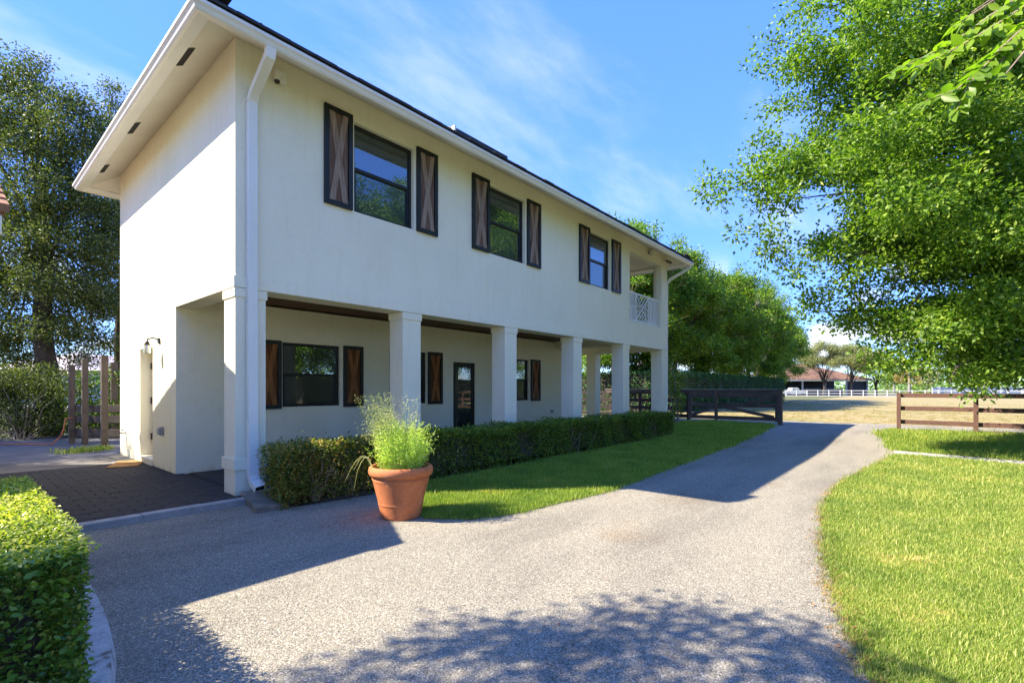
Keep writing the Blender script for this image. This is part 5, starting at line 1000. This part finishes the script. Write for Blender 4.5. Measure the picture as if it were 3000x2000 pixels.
# olive trees before the barn
rg = np.random.default_rng(111)
def olive(px, f, h, R, seed, label):
    p = view(px, 0, f); c = np.array((p[0], p[1], h * 0.72)); rng = np.random.default_rng(seed)
    pf = crown_puffs(c, np.array((R, R, h * 0.24)), 26, rng, (0.7, 1.3), 0.7, -0.7, 0.4)
    return make_tree('paddock_tree', label, 'tree', (p[0], p[1], -0.08), pf, M['lf_grey'], M['darkbark'], (p[0] + 0.3, p[1], h * 0.36), 0.26, 52, 16, 0.34, 0.26, 0.12, seed, group='olive green trees by the barn', up=0.5, twig=0.6)
olive(1893, 95, 10.6, 4.4, 112, 'olive green tree with forked trunk before the middle of the barn roof')
olive(1955, 94, 10.2, 4.6, 113, 'olive green tree before the right half of the barn roof')
olive(2012, 99, 8.6, 4.2, 114, 'low olive green tree right of the barn end wall')
def palm(px, f, h, seed, label):
    p = view(px, 0, f); root = empty('royal_palm', (p[0], p[1], -0.08), label=label, cat='palm tree', group='palms beyond the paddock'); rng = np.random.default_rng(seed)
    MB().tube([(0, 0, 0), (0.05, 0, h * 0.4), (0, 0.05, h * 0.75), (0, 0, h)], [0.38, 0.30, 0.26, 0.15], 8).build('trunk', M['concrete'], root, smooth=True)
    for i in range(13):
        a = i * 2.4; L = rng.uniform(3.0, 3.8); t = np.linspace(0, 1, 9); e = rng.uniform(0.2, 1.1)
        x = L * t * math.cos(0.35); z = h + L * (e * t - 1.15 * t ** 2 * (0.6 + e * 0.4)); pts = np.stack([x * math.cos(a), x * math.sin(a), z], 1)
        tt = np.repeat(np.linspace(0.12, 1, 24), 2); pp = np.stack([np.interp(tt, t, pts[:, c]) for c in range(3)], 1); sd = np.array([-math.sin(a), math.cos(a), 0]); D = np.where((np.arange(len(tt)) % 2)[:, None] == 0, sd, -sd) + np.array([math.cos(a), math.sin(a), -0.6]) * 0.6
        link(bpy.data.objects.new('frond', leaves_mesh('frond', pp, 0.85 * (1.15 - tt * 0.7), 0.16, M['lf_palm'], .5, D, rng=rng)), root)
    return root
palm(2089, 122, 8.4, 121, 'royal palm with pale trunk behind the white wall'); palm(2054, 150, 7.4, 122, 'smaller far palm left of the pale trunked palm')
for i, (px, py, f, R, mt, lab) in enumerate(((2085, 862, 124, 3.0, 'lf_rust', 'rust coloured bush below the royal palm'), (2040, 868, 130, 2.8, 'lf_ficus', 'rounded green bush left of the rust coloured bush'), (2130, 862, 128, 3.0, 'lf_grey', 'grey green bush right of the royal palm'), (2190, 858, 130, 3.6, 'lf_ficus', 'green bush behind the hanging tip of the big tree'),
                                         (2255, 850, 126, 4.0, 'lf_rust', 'yellowish bush behind the second post of the right fence'), (2320, 848, 130, 4.5, 'lf_ficus', 'green bush at the right picture edge behind the wall'))):
    c = view(px, py, f); pf = [(c + rg.normal(size=3) * (R * 0.45, R * 0.45, R * 0.3), (R * 0.6, R * 0.6, R * 0.5)) for q in range(9)]
    bush('far_bush', lab, 'bush', pf, (c[0], c[1], -0.08), M[mt], 60, 0.45, 130 + i, group='bushes beyond the white wall')
rng = np.random.default_rng(140); pts = []
for i in range(900):
    a = math.radians(rng.uniform(-62, 70)); d = rng.uniform(210, 330); r_ = d * math.sin(a); f_ = d * math.cos(a); z = abs(rng.normal()) * 3.0 + 1.0
    pts.append([CX + SS * r_ + CC * f_, CY - CC * r_ + SS * f_, z])
pts = np.array(pts); C = np.repeat(pts, 42, 0) + rng.normal(size=(len(pts) * 42, 3)) * (3.2, 3.2, 1.7); C[:, 2] = np.abs(C[:, 2])
o = link(bpy.data.objects.new('treeline', leaves_mesh('treeline', C, 1.3, 0.8, M['lf_ficus'], .5, rng=rng))); tag(o, kind='stuff')

# ------------------------------------------------------------------ grass, gravel stones, fallen leaves
def tuft(name, n, h, spread, mat, seed, w=0.0045, bend=0.5):
    rng = np.random.default_rng(seed); V = []; F = []
    for i in range(n):
        x, y = rng.normal(size=2) * spread; a = rng.random() * 6.28; hh = h * rng.uniform(.5, 1.15); dx, dy = math.cos(a), math.sin(a); b = bend * rng.uniform(.2, 1.2) * hh; ww = w * rng.uniform(.7, 1.4); o = len(V)
        V += [(x - dy * ww, y + dx * ww, 0), (x + dy * ww, y - dx * ww, 0), (x + dx * b * .35 + dy * ww * .8, y + dy * b * .35 - dx * ww * .8, hh * .6), (x + dx * b * .35 - dy * ww * .8, y + dy * b * .35 + dx * ww * .8, hh * .6), (x + dx * b, y + dy * b, hh)]
        F += [(o, o + 1, o + 2), (o, o + 2, o + 3), (o + 3, o + 2, o + 4)]
    return np_mesh(name, np.array(V), np.array(F), mat)
def lawn(poly, name, density, mat, seed, h, z=-0.057, edge=0.0):
    rng = np.random.default_rng(seed); q = np.array(poly); lo, hi = q.min(0), q.max(0); area = np.prod(hi - lo)
    n = int(area * density); P = lo + rng.random((n, 2)) * (hi - lo); P += 0; P = P[inside(poly, P + rng.normal(size=P.shape) * 0.025)]
    r, f = rf(P); f = np.maximum(f, 1.0); keep = (np.abs(r) < f * 1.25 + 0.8) & (f > 1.2) & (rng.random(len(P)) < np.clip((5.5 / np.hypot(r, f)) ** 1.5, 0.03, 1)); P = P[keep]; d = np.hypot(r, f)[keep]
    n = len(P); rot = np.stack([rng.normal(size=n) * .12, rng.normal(size=n) * .12, rng.random(n) * 6.28], 1)
    pn = 0.75 + 0.25 * np.sin(P[:, 0] * 2.1 + np.sin(P[:, 1] * 1.7) * 1.5) * np.sin(P[:, 1] * 2.6 + 0.7)
    s = rng.uniform(.7, 1.25, n) * np.clip((d / 4.5) ** 0.7, 1, 2.8) * (0.8 + 0.3 * pn) * np.clip(1.0, 0, 1)
    return scatter(name, np.c_[P, z + rise(P[:, 0])], rot, s, tuft(name, 24, h, 0.028, mat, seed, 0.0015, 0.55), mat)
lawn(LAWN_A, 'grass', 1100, M['grass'], 151, 0.036)
lawn(LAWN_B, 'grass', 2600, M['grass'], 152, 0.032)
lawn(LAWN_C, 'grass', 700, M['grass'], 153, 0.045)
lawn([(21.0, -40), (60, -40), (60, 3.3), (21.4, 3.3), (20.2, 0)], 'grass', 40, M['drygrass'], 154, 0.022, -0.077)
gw = np.stack([RNG.uniform(-0.9, 0.0, 60), RNG.uniform(7.6, 8.3, 60)], 1); scatter('grass', np.c_[gw, np.full(60, -0.013)], np.c_[np.zeros((60, 2)), RNG.random(60) * 6.28], RNG.uniform(1, 2.2, 60), tuft('grass', 14, 0.06, 0.04, M['grass'], 155), M['grass'])
def edge_pts(poly, n, idx, spread, rng):
    q = np.array(poly)[idx]; seg = np.linalg.norm(np.diff(q, axis=0), axis=1); cum = np.r_[0, np.cumsum(seg)]; t = rng.random(n) * cum[-1]
    return np.stack([np.interp(t, cum, q[:, c]) for c in range(2)], 1) + rng.normal(size=(n, 2)) * spread
rng = np.random.default_rng(161)
E1 = edge_pts(LAWN_B, 1700, list(range(0, 11)), 0.06, rng); scatter('dry_grass_edge', np.c_[E1, np.full(len(E1), -0.06)], np.c_[rng.normal(size=(len(E1), 2)) * .5, rng.random(len(E1)) * 6.28], rng.uniform(.5, 1.0, len(E1)), tuft('dry_grass_edge', 10, 0.04, 0.03, M['edgegrass'], 162, w=0.002, bend=1.0), M['edgegrass'])
# loose stones near the camera
b = MB(); 
for i in range(8):
    pass
st_v = []
rngs = np.random.default_rng(171)
def pebble_mesh():
    v = unit(np.array([(1, 0, 0), (-1, 0, 0), (0, 1, 0), (0, -1, 0), (0, 0, 1), (0, 0, -1), (1, 1, 1), (-1, 1, 1), (1, -1, 1), (-1, -1, 1)], float)); v = v * rngs.uniform(.75, 1.15, (len(v), 1)) * (1, .8, .6)
    import bmesh
    bm = bmesh.new(); [bm.verts.new(p) for p in v]; bmesh.ops.convex_hull(bm, input=bm.verts); me = bpy.data.meshes.new('gravel_stones'); bm.to_mesh(me); bm.free(); me.materials.append(M['pebble']); return me
n = 60000; r = rngs.uniform(-1.05, 1.05, n); f = 1.9 + 6.5 * rngs.random(n) ** 1.5; r = r * f; P = np.stack([CX + SS * r + CC * f, CY - CC * r + SS * f], 1)
ok = ~inside(LAWN_A, P) & ~inside(LAWN_B, P) & (P[:, 1] < -0.36) & ~((P[:, 0] < -1.9)) & ~inside([(0.3, -0.3), (14, -0.3), (14, -1.0), (2.4, -1.05), (1.5, -1.7), (0.3, -0.95)], P); P = P[ok]; n = len(P)
mm = np.random.default_rng(172).random(n)
scatter('gravel_stones', np.c_[P, np.full(n, -0.0635)], rngs.random((n, 3)) * 6.28, np.where(mm > 0.992, 0.010, rngs.uniform(.0022, .005, n)), pebble_mesh(), M['pebble'])
rng = np.random.default_rng(181)
E = np.concatenate([edge_pts(LAWN_B, 1100, list(range(0, 10)), 0.09, rng), edge_pts(LAWN_A, 90, list(range(0, 6)), 0.08, rng), np.stack([rng.uniform(-1.7, 6, 60), rng.uniform(-6.8, -1, 60)], 1), np.stack([rng.uniform(-4, 0, 50), rng.uniform(0, 8, 50)], 1)])
E = E[~inside(LAWN_B, E) | (rng.random(len(E)) < 0.5)]; P = np.c_[E, np.where(E[:, 1] > -0.3, 0.008, -0.055) + rng.random(len(E)) * 0.012]; s = rng.uniform(.010, .04, len(P))
o = link(bpy.data.objects.new('fallen_leaves', leaves_mesh('fallen_leaves', P, s, s * 0.4, M['litter'], 1.5, rng.normal(size=(len(P), 3)) * (1, 1, 0.12), rng=rng))); tag(o, kind='stuff')
